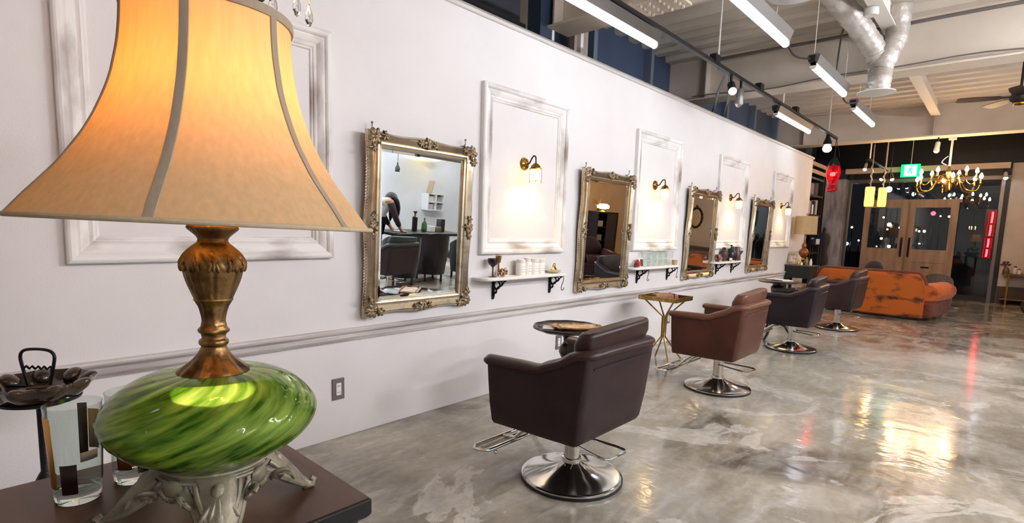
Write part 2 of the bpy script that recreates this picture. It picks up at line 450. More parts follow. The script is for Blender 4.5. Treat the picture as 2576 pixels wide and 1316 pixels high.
b.bx(14.375, 14.381, .165, 2.69, 2.05, 2.42); b.bx(14.375, 14.381, .165, .74, .1, 2.05); b.bx(14.375, 14.381, 2.39, 2.69, .1, 2.05)
struct(b.build('window_pane', M_pane, wf, smooth=0))
struct(MB().bx(14.31, 14.37, .72, 2.41, 1.985, 2.05).build('trim_8', M_oak, smooth=0))
def door(n, y0, y1, g0, g1, hy):
    b = MB()
    for (a0, a1, z0, z1) in ((y0, g0, 0, 1.985), (g1, y1, 0, 1.985), (g0, g1, 1.875, 1.985), (g0, g1, .72, .995), (g0, g1, 0, .12)):
        b.bx(14.3, 14.35, a0, a1, z0, z1)
    b.bx(14.315, 14.335, g0, g1, .12, .72)
    for (a0, a1, z0, z1) in ((g0+.05, g1-.05, .17, .67),): b.bx(14.305, 14.318, a0, a1, z0, z1)
    d = struct(b.build('door_%d' % n, M_oak, smooth=0, bevel=.004))
    struct(MB().bx(14.322, 14.328, g0, g1, .995, 1.875).build('door_pane', M_pane, d, smooth=0))
    b = MB(); b.tube([(14.3, hy, 1.2), (14.25, hy, 1.2), (14.25, hy, .86), (14.3, hy, .86)], .012, 8)
    b.box((14.297, hy, 1.03), (.008, .035, .42))
    tag(b.build('door_handle', M_blackm, d), 'black pull handle')
door(1, 1.595, 2.385, 1.715, 2.275, 1.65)
door(2, .755, 1.56, .88, 1.465, 1.515)
struct(MB().bx(14.29, 14.36, 1.56, 1.595, 0, 1.985).build('trim_9', pmat('dark_oak_astragal', '#8a6a54', .5), smooth=0))  # centre post between the leaves, a darker oak brown
tag(MB().bx(14.285, 14.3, 1.13, 1.27, .6, .635).build('letter_slot', M_blackm, smooth=0), 'small dark letter slot on the lower panel of the entrance door', 'letter slot')
# ------------------------------------------------------------------ wall mouldings
def rect_panel(x0, x1, z0, z1, label):
    w, h = x1-x0, z1-z0
    prof = [(0, 0), (0, .03), (.006, .036), (.014, .039), (.026, .037), (.034, .03), (.036, .024), (.044, .026), (.056, .022), (.068, .016),
            (.074, .010), (.08, .012), (.086, .016), (.092, .014), (.094, .009), (.1, .01), (.104, .0085), (.108, 0)]
    o = MB().frame(w, h, prof, n=1).build('wall_panel_moulding', M_mould, smooth=22, loc=((x0+x1)/2, YW, (z0+z1)/2))
    o.data.materials.append(M_mouldh)
    for f in o.data.polygons:
        if h/2-abs(f.center.z) < w/2-abs(f.center.x): f.material_index = 1
    return tag(o, label, 'wall moulding', 'distressed wall panel mouldings')
rect_panel(.365, 1.466, 1.013, 2.155, 'large distressed white wall moulding frame behind the bell shaped lampshade')
rect_panel(2.555, 3.49, 1.013, 2.155, 'white moulding frame around the wall sconce between the two largest gilt mirrors')
rect_panel(4.58, 5.515, 1.013, 2.155, 'white moulding frame around the sconce above the shelf of clear glass jars')
rect_panel(6.57, 7.53, 1.013, 2.155, 'white moulding frame around the sconce above the shelf of dark vases')
rect_panel(8.64, 9.62, 1.013, 2.155, 'white moulding frame nearest the far end of the wall, beside the drum shade lamp')

# ------------------------------------------------------------------ gilt mirrors
def leafcluster(b, c, s, seed, dirs=9):
    rnd = random.Random(seed)
    for k in range(dirs):
        a = 2*PI*k/dirs+rnd.uniform(-.25, .25); rr = s*rnd.uniform(.4, .8)
        b.sph((c[0]+rr*math.cos(a)*.7, c[1]-.004-rnd.uniform(0, .006), c[2]+rr*math.sin(a)*.7), (s*.5, .011, s*.25), 8, 5, rot=(0, -a, 0))
    b.sph((c[0], c[1]-.008, c[2]), (s*.32, .014, s*.32), 10, 6)
def make_mirror(cx, label, yaw=0.0, tilt=2.0):
    w, h = .80, 1.025
    t = thing('wall_mirror', label, 'mirror', (cx, YW-.006, .68), group='gilt framed mirrors on the long wall', rot=(R(tilt), 0, R(yaw)))
    def wave(u, ins, i):
        k = max(0, 1-ins/.04)
        return .010*k*(math.cos(4*PI*u)*.6-.4)
    prof = [(0, 0), (0, .026), (.004, .03), (.012, .044), (.024, .05), (.036, .044), (.05, .034), (.058, .03), (.06, .036), (.068, .036), (.071, .028),
            (.078, .026), (.081, .03), (.086, .029), (.09, .02), (.09, .004)]
    MB().frame(w, h, prof, ctr=(0, h/2), n=24, wave=wave).build('frame', M_silver, t, smooth=40)
    gw, gh = w-.17, h-.17
    bv = .022; b = MB()   # bevelled plate
    o = [(-gw/2, -.0135, .085), (gw/2, -.0135, .085), (gw/2, -.0135, .085+gh), (-gw/2, -.0135, .085+gh)]
    i_ = [(-gw/2+bv, -.0155, .085+bv), (gw/2-bv, -.0155, .085+bv), (gw/2-bv, -.0155, .085+gh-bv), (-gw/2+bv, -.0155, .085+gh-bv)]
    bk = [(p[0], -.006, p[2]) for p in o]
    b.rings([bk, o, i_])
    b.build('mirror_glass', M_mirror, t, smooth=0)
    for j, (sx, sz) in enumerate(((-1, 0), (1, 0), (-1, 1), (1, 1))):
        b = MB(); leafcluster(b, (sx*(w/2-.034), -.036, .034 if sz == 0 else h-.034), .05, 10+j, 10)
        leafcluster(b, (sx*(w/2-.095), -.04, .022 if sz == 0 else h-.022), .034, 20+j, 6)
        leafcluster(b, (sx*(w/2-.022), -.04, .095 if sz == 0 else h-.095), .034, 30+j, 6)
        b.build('corner_ornament', M_silverdark, t)
    for j, (x, z) in enumerate(((0, .032), (0, h-.032), (-w/2+.034, h/2), (w/2-.034, h/2))):
        b = MB(); leafcluster(b, (x, -.038, z), .042, 40+j, 10)
        d = (.055, 0) if x == 0 else (0, .055)
        for s in (-1, 1): leafcluster(b, (x+s*d[0], -.04, z+s*d[1]), .028, 50+j, 6)
        b.build('centre_ornament', M_silverdark, t)
    b = MB()   # beaded side edge
    for k in range(60):
        z = .03+k*(h-.06)/59
        b.sph((-w/2-.001, -.014, z), (.004, .005, .006), 6, 4)
    b.build('bead_edge', M_silver, t)
    return t
MXS = [2.04, 4.077, 6.11, 8.14]
make_mirror(MXS[0], 'large gilt framed wall mirror right of the big lampshade', 1.5, 2.4)
make_mirror(MXS[1], 'gilt framed mirror between the shelf of white jars and the shelf of clear glass jars')
make_mirror(MXS[2], 'gilt framed mirror between the shelf of clear glass jars and the shelf of dark vases')
make_mirror(MXS[3], 'farthest gilt framed mirror, beside the shelf of dark vases')
M_hook = pmat('zinc_hook', '#7c7772', .35, metal=.9)
for i, cx in enumerate(MXS):
    for s in (-1, 1):
        b = MB(); x = cx+s*.345
        b.tube([(x, YW-.001, 1.712), (x, YW-.028, 1.712), (x, YW-.04, 1.722), (x, YW-.04, 1.746)], .004, 8); b.sph((x, YW-.04, 1.748), .007, 8, 6)
        nm = ('nearest', 'second', 'third', 'farthest')[i]
        tag(b.build('mirror_hook', M_hook), 'small metal wall hook above the %s top corner of the %s gilt mirror' % ('left' if s < 0 else 'right', nm), 'hook', 'wall hooks above the mirrors')

# ------------------------------------------------------------------ sconces
M_amber = pmat('sconce_jar_glass', '#fff3d6', .15, trans=.0, emit='#ffd9a0', estr=0)
def jar_mat():
    m, nt, out = new_mat('ribbed_sconce_glass')
    t = nt.nodes.new('ShaderNodeBsdfTransparent'); t.inputs[0].default_value = (1, .94, .82, 1)
    d = nt.nodes.new('ShaderNodeBsdfTranslucent'); d.inputs[0].default_value = (1, .9, .72, 1)
    g = nt.nodes.new('ShaderNodeBsdfGlossy'); g.inputs[1].default_value = .08
    a = nt.nodes.new('ShaderNodeMixShader'); a.inputs[0].default_value = .45
    b = nt.nodes.new('ShaderNodeMixShader'); b.inputs[0].default_value = .08
    nt.links.new(t.outputs[0], a.inputs[1]); nt.links.new(d.outputs[0], a.inputs[2])
    nt.links.new(a.outputs[0], b.inputs[1]); nt.links.new(g.outputs[0], b.inputs[2]); nt.links.new(b.outputs[0], out.inputs[0]); return m
M_jar = jar_mat()
M_bulbw = emat('warm_filament_bulb', '#ffdca6', 7)
def make_sconce(x, label, k=1.0):
    z0 = 1.665
    t = thing('wall_sconce', label, 'wall lamp', (x, YW, z0), group='brass wall sconces')
    Mx = Matrix.Rotation(R(90), 4, 'X')
    MB().lathe([(0, 0), (.046, 0), (.047, .004), (.044, .009), (.04, .009), (.037, .014), (.024, .019), (.014, .022), (.012, .03), (0, .032)], 28, M=Mx, fr=lambda r, th, z: r*(1+.02*math.cos(8*th)) if r > .03 else r).build('backplate', M_brass, t)
    path = smoothpath([(0, -.028, 0), (0, -.05, .002), (0, -.066, .026), (0, -.086, .05), (0, -.106, .046), (0, -.111, .02), (0, -.111, 0)], 6)
    MB().tube(path, .0055, 10).build('arm', pmat('darkened_brass', '#4a3b28', .35, metal=1), t)
    MB().lathe([(0, .004), (.006, .004), (.01, -.002), (.022, -.008), (.032, -.02), (.037, -.034), (.043, -.036), (.043, -.044), (.038, -.044), (.034, -.036), (.03, -.022), (0, -.012)], 28, c=(0, -.111, 0)).build('cap', M_brass, t)
    MB().lathe([(.030, -.036), (.039, -.05), (.041, -.09), (.039, -.125), (.034, -.138)], 32, c=(0, -.111, 0), fr=lambda r, th, z: r*(1+.02*math.cos(20*th)), caps=False).build('glass_jar', M_jar, t)
    b = MB()
    for q in range(4):
        a = PI/4+q*PI/2; c, s = math.cos(a), math.sin(a)
        b.tube([(.042*c, -.111+.042*s, -.04), (.045*c, -.111+.045*s, -.09), (.042*c, -.111+.042*s, -.13)], .0018, 6)
        b.sph((.042*c, -.111+.042*s, -.134), .004, 8, 5)
    for zz in (-.128,): b.tube([(.0425*math.cos(u*PI/16), -.111+.0425*math.sin(u*PI/16), zz) for u in range(32)], .002, 6, closed=True)
    b.build('cage', M_brass, t)
    MB().lathe([(0, -.03), (.012, -.03), (.012, -.052), (.018, -.066), (.024, -.084), (.02, -.104), (.008, -.114), (0, -.116)], 18, c=(0, -.111, 0)).build('bulb', M_bulbw, t)
    # light through the open foot of the jar, and through its sides
    light('sconce_downlight', 'SPOT', (0, -.111, -.122), 2.0*k, '#ffd07c', .010, (0, 0, 0), t, R(104), .05)
    light('sconce_downlight_wide', 'SPOT', (0, -.111, -.122), 1.0*k, '#ffdc96', .012, (0, 0, 0), t, R(145), .08)
    light('sconce_glow', 'POINT', (0, -.111, -.122), .5*k, '#ffcf8a', .03, parent=t)
    return t
make_sconce(3.005, 'brass jar sconce above the shelf with the wine glass, nearest of the wall row')
make_sconce(5.0, 'brass jar sconce above the shelf of clear glass jars')
make_sconce(7.02, 'brass jar sconce above the shelf of dark vases')
make_sconce(9.13, 'farthest brass jar sconce, above the dark green desk')

# ------------------------------------------------------------------ outlets
M_outg = pmat('grey_outlet_plate', '#6a6663', .5)
def outlet(x, z, label):
    t = thing('wall_outlet', label, 'power outlet', (x, YW, z), group='grey wall outlets')
    MB().bx(-.036, .036, -.009, 0, -.06, .06).build('plate', M_outg, t, smooth=0, bevel=.002)
    b = MB(); b.bx(-.015, .015, -.012, -.008, -.034, .034); b.build('socket', M_white, t, smooth=0, bevel=.001)
    for zz in (-.018, .018):
        for xx in (-.006, .006): MB().bx(xx-.0012, xx+.0012, -.0128, -.0115, zz-.005, zz+.005).build('slot', M_blackp, t, smooth=0)
outlet(1.50, .284, 'grey wall outlet just right of the green glass lamp')
outlet(3.50, .270, 'grey wall outlet behind the tray topped pedestal table')
outlet(5.47, .265, 'grey wall outlet behind the square brass tray table')

# ------------------------------------------------------------------ shelves with iron brackets
def make_shelf(x0, x1, br, label):
    xc = (x0+x1)/2; t = thing('wall_shelf', label, 'shelf', (xc, YW, .858), group='white wall shelves on iron brackets')
    w = (x1-x0)/2; dp = .135; r = .09; ol = [(-w, 0)]
    ol += [(-w+r-r*math.cos(a), -dp+r-r*math.sin(a)) for a in [k*PI/2/8 for k in range(9)]]
    ol += [(w-r+r*math.sin(a), -dp+r-r*math.cos(a)) for a in [k*PI/2/8 for k in range(9)]]
    ol += [(w, 0)]
    MB().rings([[(x, y, -.022) for x, y in ol], [(x, y, 0) for x, y in ol]]).build('board', pmat('white_shelf_paint', '#f0eeea', .45), t, smooth=30, bevel=.006, bseg=3)
    for bxp in br:
        b = MB(); x = bxp-xc
        b.bx(x-.011, x+.011, -.012, 0, -.15, -.022); b.bx(x-.011, x+.011, -.115, 0, -.03, -.022)
        b.sph((x, -.006, -.155), (.013, .008, .013), 8, 6); b.sph((x, -.118, -.028), (.012, .01, .009), 8, 6)
        b.tube([(x, -.012+.0-.03+.028*math.cos(a), -.062+.028*math.sin(a)) for a in [k*2*PI/14 for k in range(14)]], .006, 6, closed=True)
        b.tube([(x, -.026+.014*math.cos(a), -.108+.014*math.sin(a)) for a in [k*2*PI/12 for k in range(12)]], .005, 6, closed=True)
        b.tube([(x, -.078+.014*math.cos(a), -.046+.014*math.sin(a)) for a in [k*2*PI/12 for k in range(12)]], .005, 6, closed=True)
        b.tube(smoothpath([(x, -.008, -.14), (x, -.034, -.108), (x, -.05, -.078), (x, -.088, -.062), (x, -.112, -.03)], 4), .006, 6)
        b.build('bracket', M_blackm, t)
    return t
make_shelf(2.50, 3.45, (2.708, 3.35), 'white wall shelf holding the wine glass, white jars and gilt dish')
make_shelf(4.47, 5.44, (4.73, 5.37), 'white wall shelf holding the red rose and clear glass jars')
make_shelf(6.42, 7.40, (6.70, 7.21), 'white wall shelf holding the dark vases and dried flowers')
def shook(x, label):
    z = .83; y = YW-.095
    p = smoothpath([(x-.008, y, z-.004), (x+.004, y, z+.004), (x+.012, y, z-.012), (x+.006, y, z-.045), (x-.014, y, z-.085), (x-.008, y, z-.108), (x+.012, y, z-.108), (x+.022, y, z-.092)], 5)
    tag(MB().tube(p, .0028, 7).build('hanging_hook', M_blackm), label, 'hook', 'black S hooks on shelf brackets')
shook(3.40, 'black S hook hanging under the shelf with the white jars')
shook(4.79, 'black S hook on the left bracket of the shelf with the red rose')
shook(5.42, 'black S hook on the right bracket of the shelf with the red rose')

# ------------------------------------------------------------------ things on the shelves
ZS = .858
M_wine = pmat('smoky_wine_glass', '#4b3f4a', .08, trans=.6, col2='#3a2c38', scale=4)
def goblet(x, y, label):
    t = thing('wine_glass', label, 'glass', (x, y, ZS))
    MB().lathe([(0, 0), (.03, 0), (.03, .003), (.006, .008), (.004, .03), (.005, .065), (.012, .074), (.03, .088), (.037, .11), (.036, .128), (.034, .128), (.034, .11), (.026, .09), (.0, .08)], 24).build('bowl', M_wine, t)
goblet(2.64, 2.585, 'smoky stemmed wine glass on the shelf with the white jars')
def dried(x, y, cols, label, s=1.0, seed=1):
    rnd = random.Random(seed); t = thing('dried_flower', label, 'dried flower', (x, y, ZS))
    for ci, c in enumerate(cols):
        b = MB()
        for k in range(13):
            a = rnd.uniform(0, 2*PI); e = rnd.uniform(.2, 1.2); rr = .022*s
            d = Vector((math.cos(a)*math.cos(e), .6*math.sin(a)*math.cos(e), math.sin(e)))
            p = d*rr*rnd.uniform(.7, 1.6)
            b.sph((p.x, p.y, p.z+.012*s), (.018*s, .006*s, .009*s), 7, 4, rot=(rnd.uniform(-.5, .5), -e*math.cos(a), a))
        b.sph((0, 0, .012*s), (.02*s, .016*s, .012*s), 10, 6)
        b.build('petals', pmat('dried_petal_%d_%d' % (seed, ci), c, .8), t)
dried(2.73, 2.575, ('#8a5a48', '#d8c6ad'), 'brown and cream dried flower beside the wine glass', 1.15, 3)
dried(6.56, 2.575, ('#7d4a4c', '#b9878a'), 'dusky pink dried flowers on the shelf with the dark vases', 1.9, 5)
b = MB().cyl((2.745, 2.63, .95), (2.75, 2.632, 1.0), .012, .018, 10); b.tube([(2.742, 2.63, .858), (2.744, 2.63, .95)], .006, 8)
tag(b.build('candle_snuffer', M_brass), 'small tarnished metal holder standing behind the brown dried flower', 'candle holder')
def white_jar(x, y, h, r, label, lidr=.9, group='white cosmetic jars'):
    t = thing('cosmetic_jar', label, 'jar', (x, y, ZS), group=group)
    MB().lathe([(0, 0), (r, 0), (r, h*.74), (r*.9, h*.78), (0, h*.78)], 24).build('body', M_white, t, bevel=.002)
    MB().lathe([(0, h*.78), (r*lidr, h*.78), (r*lidr, h), (0, h)], 24).build('lid', M_whitep, t, bevel=.002)
    b = MB()
    for k in range(3):
        for q in range(7):
            a = -PI/2-.5+q*.17
            b.box(((r+.0003)*math.cos(a), (r+.0003)*math.sin(a), h*(.22+.16*k)), (.0008, .0045, .004), rot=(0, 0, a))
    b.build('label_print', pmat('pale_grey_print', '#b4b2ac', .6), t, smooth=0)
white_jar(2.93, 2.585, .115, .036, 'white jar at the left end of the group of white jars')
white_jar(3.005, 2.585, .125, .034, 'white jar, second from the left in the group of white jars', .75)
white_jar(3.085, 2.585, .118, .036, 'white jar, third from the left in the group of white jars', 1.0)
white_jar(3.16, 2.585, .116, .033, 'white jar at the right end of the group of white jars', 1.0)
t = thing('trinket_dish', 'oval pale gilt dish beside the white jars', 'dish', (3.315, 2.58, ZS))
MB().lathe([(0, .003), (.02, 0), (.05, .006), (.066, .022), (.063, .023), (.047, .009), (0, .007)], 28, fr=lambda r, th, z: r*(.62+.38*abs(math.cos(th))**.7) if r > 0 else r).build('bowl', pmat('pale_gilt_glass', '#d8cf9c', .25, metal=.3), t)
b = MB(); b.tube([(3.285, 2.58, .884), (3.315, 2.58, .916), (3.345, 2.58, .884)], .007, 8); b.sph((3.318, 2.58, .918), (.014, .008, .02), 10, 6, rot=(0, .6, 0))
tag(b.build('metal_ornament', M_gold), 'small gilt folded ornament lying in the pale dish', 'ornament')
# shelf two
t = thing('red_rose', 'red rose head lying at the left end of the shelf of glass jars', 'flower', (4.60, 2.57, ZS))
b = MB()
for k in range(5):
    q = .036-.006*k
    for j in range(5):
        a = j*2*PI/5+k*.6
        b.sph((.5*q*math.cos(a), .5*q*math.sin(a), .03+.003*k), (q*.62, q*.3, .026+.002*k), 10, 7, rot=(0, 0, a+PI/2))
b.build('petals', pmat('red_petal', '#a3222e', .6, sheen=.3), t)
b = MB(); b.sph((-.045, 0, .012), (.024, .01, .012), 10, 5, rot=(0, .3, 0)); b.sph((-.03, .012, .02), (.022, .009, .014), 10, 5, rot=(0, .8, .4))
b.build('leaf', pmat('dark_leaf', '#2a3a2a', .6), t)
t = thing('small_card', 'small white framed dark card leaning beside the red rose', 'card', (4.70, 2.585, ZS), rot=(R(-8), 0, R(4)))
MB().bx(-.05, .05, 0, .004, 0, .085).build('mount', M_white, t, smooth=0)
MB().bx(-.012, .046, -.0015, .001, .006, .075).build('picture', pmat('dark_card_print', '#3a2a28', .6, col2='#7a3a34', scale=30), t, smooth=0)
M_cjar = panemat('jar_glass', '#f4f8f6', .9)
M_cjar2 = pmat('frosted_jar_rim', '#e6e9e4', .3)
def glass_jar(x, y, label, h=.15, r=.043):
    t = thing('glass_jar', label, 'jar', (x, y, ZS), group='clear glass jars on the shelf')
    MB().lathe([(0, .002), (r*.9, 0), (r, .008), (r, h*.42), (r*.93, h*.46)], 24, caps=False).build('body', M_cjar, t)
    MB().lathe([(r*.93, h*.46), (r*.98, h*.5), (r*.98, h*.97), (r*.94, h), (0, h)], 24, caps=False).build('dome_lid', M_cjar, t)
    b = MB()
    for zz, rr in ((.004, r*.92), (h*.45, r*.95), (h*.985, r*.95)): b.tube([(rr*math.cos(k*PI/14), rr*math.sin(k*PI/14), zz) for k in range(28)], .0028, 6, closed=True)
    b.build('rim', M_cjar2, t)
    return t
for i, x in enumerate((4.79, 4.915, 5.035, 5.155, 5.285)):
    glass_jar(x, 2.59, ('clear glass jar nearest the red rose, behind the small card', 'clear glass jar, second from the red rose', 'clear glass jar in the middle of the row of five', 'clear glass jar, fourth from the red rose', 'clear glass jar at the far end of the row, nearest the third mirror')[i], (.145, .158, .16, .16, .158)[i])
b = MB(); b.lathe([(0, 0), (.026, 0), (.03, .05), (.026, .052), (.024, .006), (0, .005)], 20, c=(5.385, 2.57, ZS))
tag(b.build('small_pot', pmat('tan_pot', '#b49a78', .6)), 'small tan pot at the far end of the shelf of glass jars', 'pot')
# shelf three
def vase(x, y, prof, m, label):
    t = tag(MB().lathe(prof, 24).build('vase', m, loc=(x, y, ZS)), label, 'vase', 'dark vases on the far shelf'); return t
vase(6.80, 2.595, [(0, 0), (.02, 0), (.02, .02), (.045, .05), (.052, .1), (.036, .135), (.02, .15), (.022, .175), (.012, .175), (0, .15)], pmat('brown_vase', '#4a352c', .4), 'dark brown bulbous vase beside the pink dried flowers')
vase(7.00, 2.58, [(0, 0), (.035, 0), (.055, .04), (.058, .1), (.04, .14), (.012, .165), (.006, .185), (.018, .205), (0, .2)], pmat('black_vase', '#1c201e', .25), 'black bottle vase with a thin flared neck on the far shelf')
vase(7.11, 2.6, [(0, 0), (.045, 0), (.058, .04), (.056, .12), (.036, .155), (.032, .185), (.026, .185), (.026, .155), (0, .1)], pmat('charcoal_vase', '#2b2428', .3), 'charcoal wide vase in the middle of the dark vase group')
vase(7.23, 2.59, [(0, 0), (.04, 0), (.046, .02), (.046, .13), (.03, .155), (.03, .18), (.024, .18), (.02, .15), (0, .1)], pmat('plum_vase', '#4c3f47', .35), 'plum grey cylindrical vase at the far end of the vase group')
vase(7.35, 2.59, [(0, 0), (.018, 0), (.012, .03), (.01, .07), (.035, .11), (.04, .125), (.032, .118), (0, .09)], pmat('olive_goblet', '#4b4530', .4), 'small olive goblet at the far end of the shelf of dark vases')
b = MB(); b.box((6.93, 2.55, ZS+.018), (.05, .03, .03), rot=(.2, .4, .3)); b.box((6.97, 2.545, ZS+.006), (.05, .04, .01), rot=(0, .05, .8))
tag(b.build('folded_paper', M_white, smooth=0), 'crumpled white paper tag in front of the black bottle vase', 'paper')
# ------------------------------------------------------------------ salon chairs
def leather(name, c, c2, r=.46):
    return pmat(name, c, r, col2=c2, scale=7, lo=.4, hi=.75, bump=.12, bscale=220, coat=.06, spec=.3)
M_l1 = leather('oxblood_black_leather', '#2b1b1c', '#201416')
M_l1p = leather('oxblood_black_leather_pads', '#35221f', '#261716', .36)
M_l2 = leather('russet_leather', '#4e2a20', '#3c2018'); M_l2p = leather('russet_leather_pads', '#6b4534', '#4f2f24', .36)
M_l3 = leather('aubergine_leather', '#231a1f', '#1a1318'); M_l3p = leather('aubergine_leather_pads', '#30232a', '#231a20', .34)
M_l4 = leather('dark_plum_leather', '#342524', '#281c1b'); M_l4p = leather('dark_plum_leather_pads', '#463433', '#332424', .34)
M_rub = pmat('black_rubber', '#15151a', .5)
def interp(tab, y):
    for (a, va), (b, vb) in zip(tab[:-1], tab[1:]):
        if (a >= y >= b):
            t = (a-y)/(a-b); t = t*t*(3-2*t)
            return va+(vb-va)*t
    return tab[-1][1] if y < tab[-1][0] else tab[0][1]
def make_chair(label):
    t = thing('salon_chair', label, 'chair', (0, 0, 0), 0, 'leather salon chairs in the row along the wall')
    ZB = .285
    tab = [(.26, .588), (.08, .590), (0, .588), (-.1, .626), (-.18, .668), (-.255, .683)]
    st = []
    for k in range(15):                       # left side, front to back
        u = k/14; yb = .245-.43*u; yt = .255-.49*u
        st.append(((-.312+.037*u, yb), (-.342+.056*u, yt, interp(tab, yt)), (1, 0)))
    for k in range(1, 5):
        a = k/5*PI/2
        st.append(((-.245-.03*math.cos(a), -.185-.02*math.sin(a)), (-.252-.034*math.cos(a), -.235-.022*math.sin(a), .683), (math.cos(a), math.sin(a))))
    for k in range(9):
        x = -.25+.5*k/8
        st.append(((x, -.207), (x, -.258, .683+.004*math.cos(x*5)), (0, 1)))
    left = st[:19]
    st += [((-b[0], b[1]), (-o[0], o[1], o[2]), (-n[0], n[1])) for b, o, n in left[::-1]]
    rs = []
    for (b, o, n) in st:
        f = [(b[0]+(o[0]-b[0])*q, b[1]+(o[1]-b[1])*q, ZB+(o[2]-ZB)*q) for q in (0, .06, .35, .7, 1)]
        f[0] = (b[0]+n[0]*.012, b[1]+n[1]*.012, ZB)
        f[2] = (f[2][0]-n[0]*.006, f[2][1]-n[1]*.006, f[2][2]); f[3] = (f[3][0]-n[0]*.004, f[3][1]-n[1]*.004, f[3][2])
        rs.append(f+[(o[0]+n[0]*.068, o[1]+n[1]*.068, o[2]), (b[0]+n[0]*.068, b[1]+n[1]*.068, ZB)])
    MB().rings(rs).build('shell', M_l1, t, smooth=50, bevel=.006)
    # underside pan and seat
    MB().bx(-.262, .262, -.17, .20, ZB-.002, .37).build('seat_base', M_l1, t, smooth=30, bevel=.01)
    MB().box((0, .05, .425), (.50, .42, .12)).build('seat_cushion', M_l1p, t, smooth=60, bevel=.045, bseg=4)
    MB().box((0, .262, .40), (.52, .05, .14)).build('front_roll', M_l1, t, smooth=60, bevel=.024, bseg=4)
    for s in (1, -1):
        P = [(s*(o[0]+n[0]*.026), o[1]+n[1]*.026, o[2]+.002) for b, o, n in left[:13]]+[(s*-.261, -.196, .679), (s*-.254, -.218, .684), (s*-.238, -.231, .687), (s*-.215, -.236, .688), (s*-.19, -.236, .689)]
        P = [(P[0][0]-s*.004, P[0][1]+.028, P[0][2]+.004), (P[0][0]-s*.002, P[0][1]+.02, P[0][2]+.003)]+P
        rad = [.018, .036]+[.044]*(len(P)-2); rad[-1] = .039
        MB().tube(P, rad, 14, flat=.56, up=(0, 0, 1)).build('armrest_pad', M_l1p, t, smooth=70)
    P = [(-.21+.42*k/8, -.236, .686+.004*math.cos((-.21+.42*k/8)*5)) for k in range(9)]
    MB().tube(P, .043, 14, flat=.56, up=(0, 0, 1)).build('back_rail', M_l1p, t, smooth=70)
    # loose back cushion, taller than the shell
    b = MB(); rs = []
    for k in range(7):
        q = k/6; z = .45+.335*q; y = -.125-.085*q; w = .212 if q < .55 else .212+.05*min(1, (q-.55)/.25); th = .052 if 0 < k < 6 else .04
        if k == 6: w -= .012
        ring = []
        for j in range(16):
            a = 2*PI*j/16; ca, sa = math.cos(a), math.sin(a)
            e = .28
            ring.append((w*math.copysign(abs(ca)**e, ca), y+th*math.copysign(abs(sa)**.5, sa), z+.012*math.sin(ca*2)*q))
        rs.append(ring)
    b.rings(rs).build('back_cushion', M_l1p, t, smooth=60, bevel=.014, bseg=3)
    # stitched line under the rail
    MB().tube([(-.235, -.2565, .628), (0, -.2575, .63), (.235, -.2565, .628)], .0035, 6).build('back_seam', M_l1p, t)
    # column, base
    MB().lathe([(0, .09), (.038, .09), (.038, .285), (0, .285)], 28).build('column', M_chromeb, t)
    MB().lathe([(.0, .1), (.040, .1), (.0475, .103), (.049, .095), (.0475, .085), (.055, .078), (.075, .066), (.12, .048), (.18, .034), (.226, .026), (.238, .0255), (.244, .022), (.244, .015), (0, .015)], 64).build('base', M_chrome, t, smooth=30)
    MB().lathe([(0, 0), (.243, 0), (.247, .004), (.247, .014), (.244, .016), (0, .016)], 64).build('base_rim', M_rub, t, smooth=30)
    # footrest loop in front of the seat
    b = MB()
    b.tube([(-.30, .275, .14), (-.325, .30, .14), (-.325, .345, .135), (-.30, .37, .135), (.30, .37, .135), (.325, .345, .135), (.325, .30, .14), (.30, .275, .14)], .010, 10, closed=True)
    b.tube([(-.30, .32, .137), (.30, .32, .137)], .008, 8)
    for s in (-1, 1): b.tube([(s*.10, .10, .30), (s*.10, .22, .21), (s*.10, .285, .145), (s*.10, .36, .135)], .010, 10)
    b.sph((-.26, .268, .122), .012, 10, 6)
    b.build('footrest', M_chrome, t)
    b = MB(); b.tube([(-.055, -.02, .20), (-.085, -.20, .192), (-.08, -.235, .19), (-.06, -.25, .19), (.055, -.255, .19), (.078, -.24, .19), (.08, -.20, .192), (.05, -.02, .20)], .006, 8)
    b.build('pump_pedal', M_chrome, t)
    return t
CH = make_chair('dark oxblood leather salon chair nearest the camera, beside the round tray table')
CH.location = (2.06, 1.446, 0)
sub = lambda a, b_: {'oxblood_black_leather': a, 'oxblood_black_leather_pads': b_}
dup(CH, (4.12, 1.548, 0), 0, 'russet brown leather salon chair, second in the row, by the square brass tray table', mats=sub(M_l2, M_l2p))
dup(CH, (6.185, 1.575, 0), R(2), 'aubergine leather salon chair, third in the row, directly behind the russet one', mats=sub(M_l3, M_l3p))
dup(CH, (8.08, 1.53, 0), R(-3), 'dark plum leather salon chair, farthest in the row, in front of the orange sofa', mats=sub(M_l4, M_l4p))
dup(CH, (4.35, -.62, 0), R(170), 'mauve leather salon chair with its side turned, seen in the largest gilt mirror', group='leather salon chairs across the room', mats=sub(leather('mauve_leather', '#3c2c30', '#302327'), leather('grey_green_leather', '#505855', '#414845', .4)))

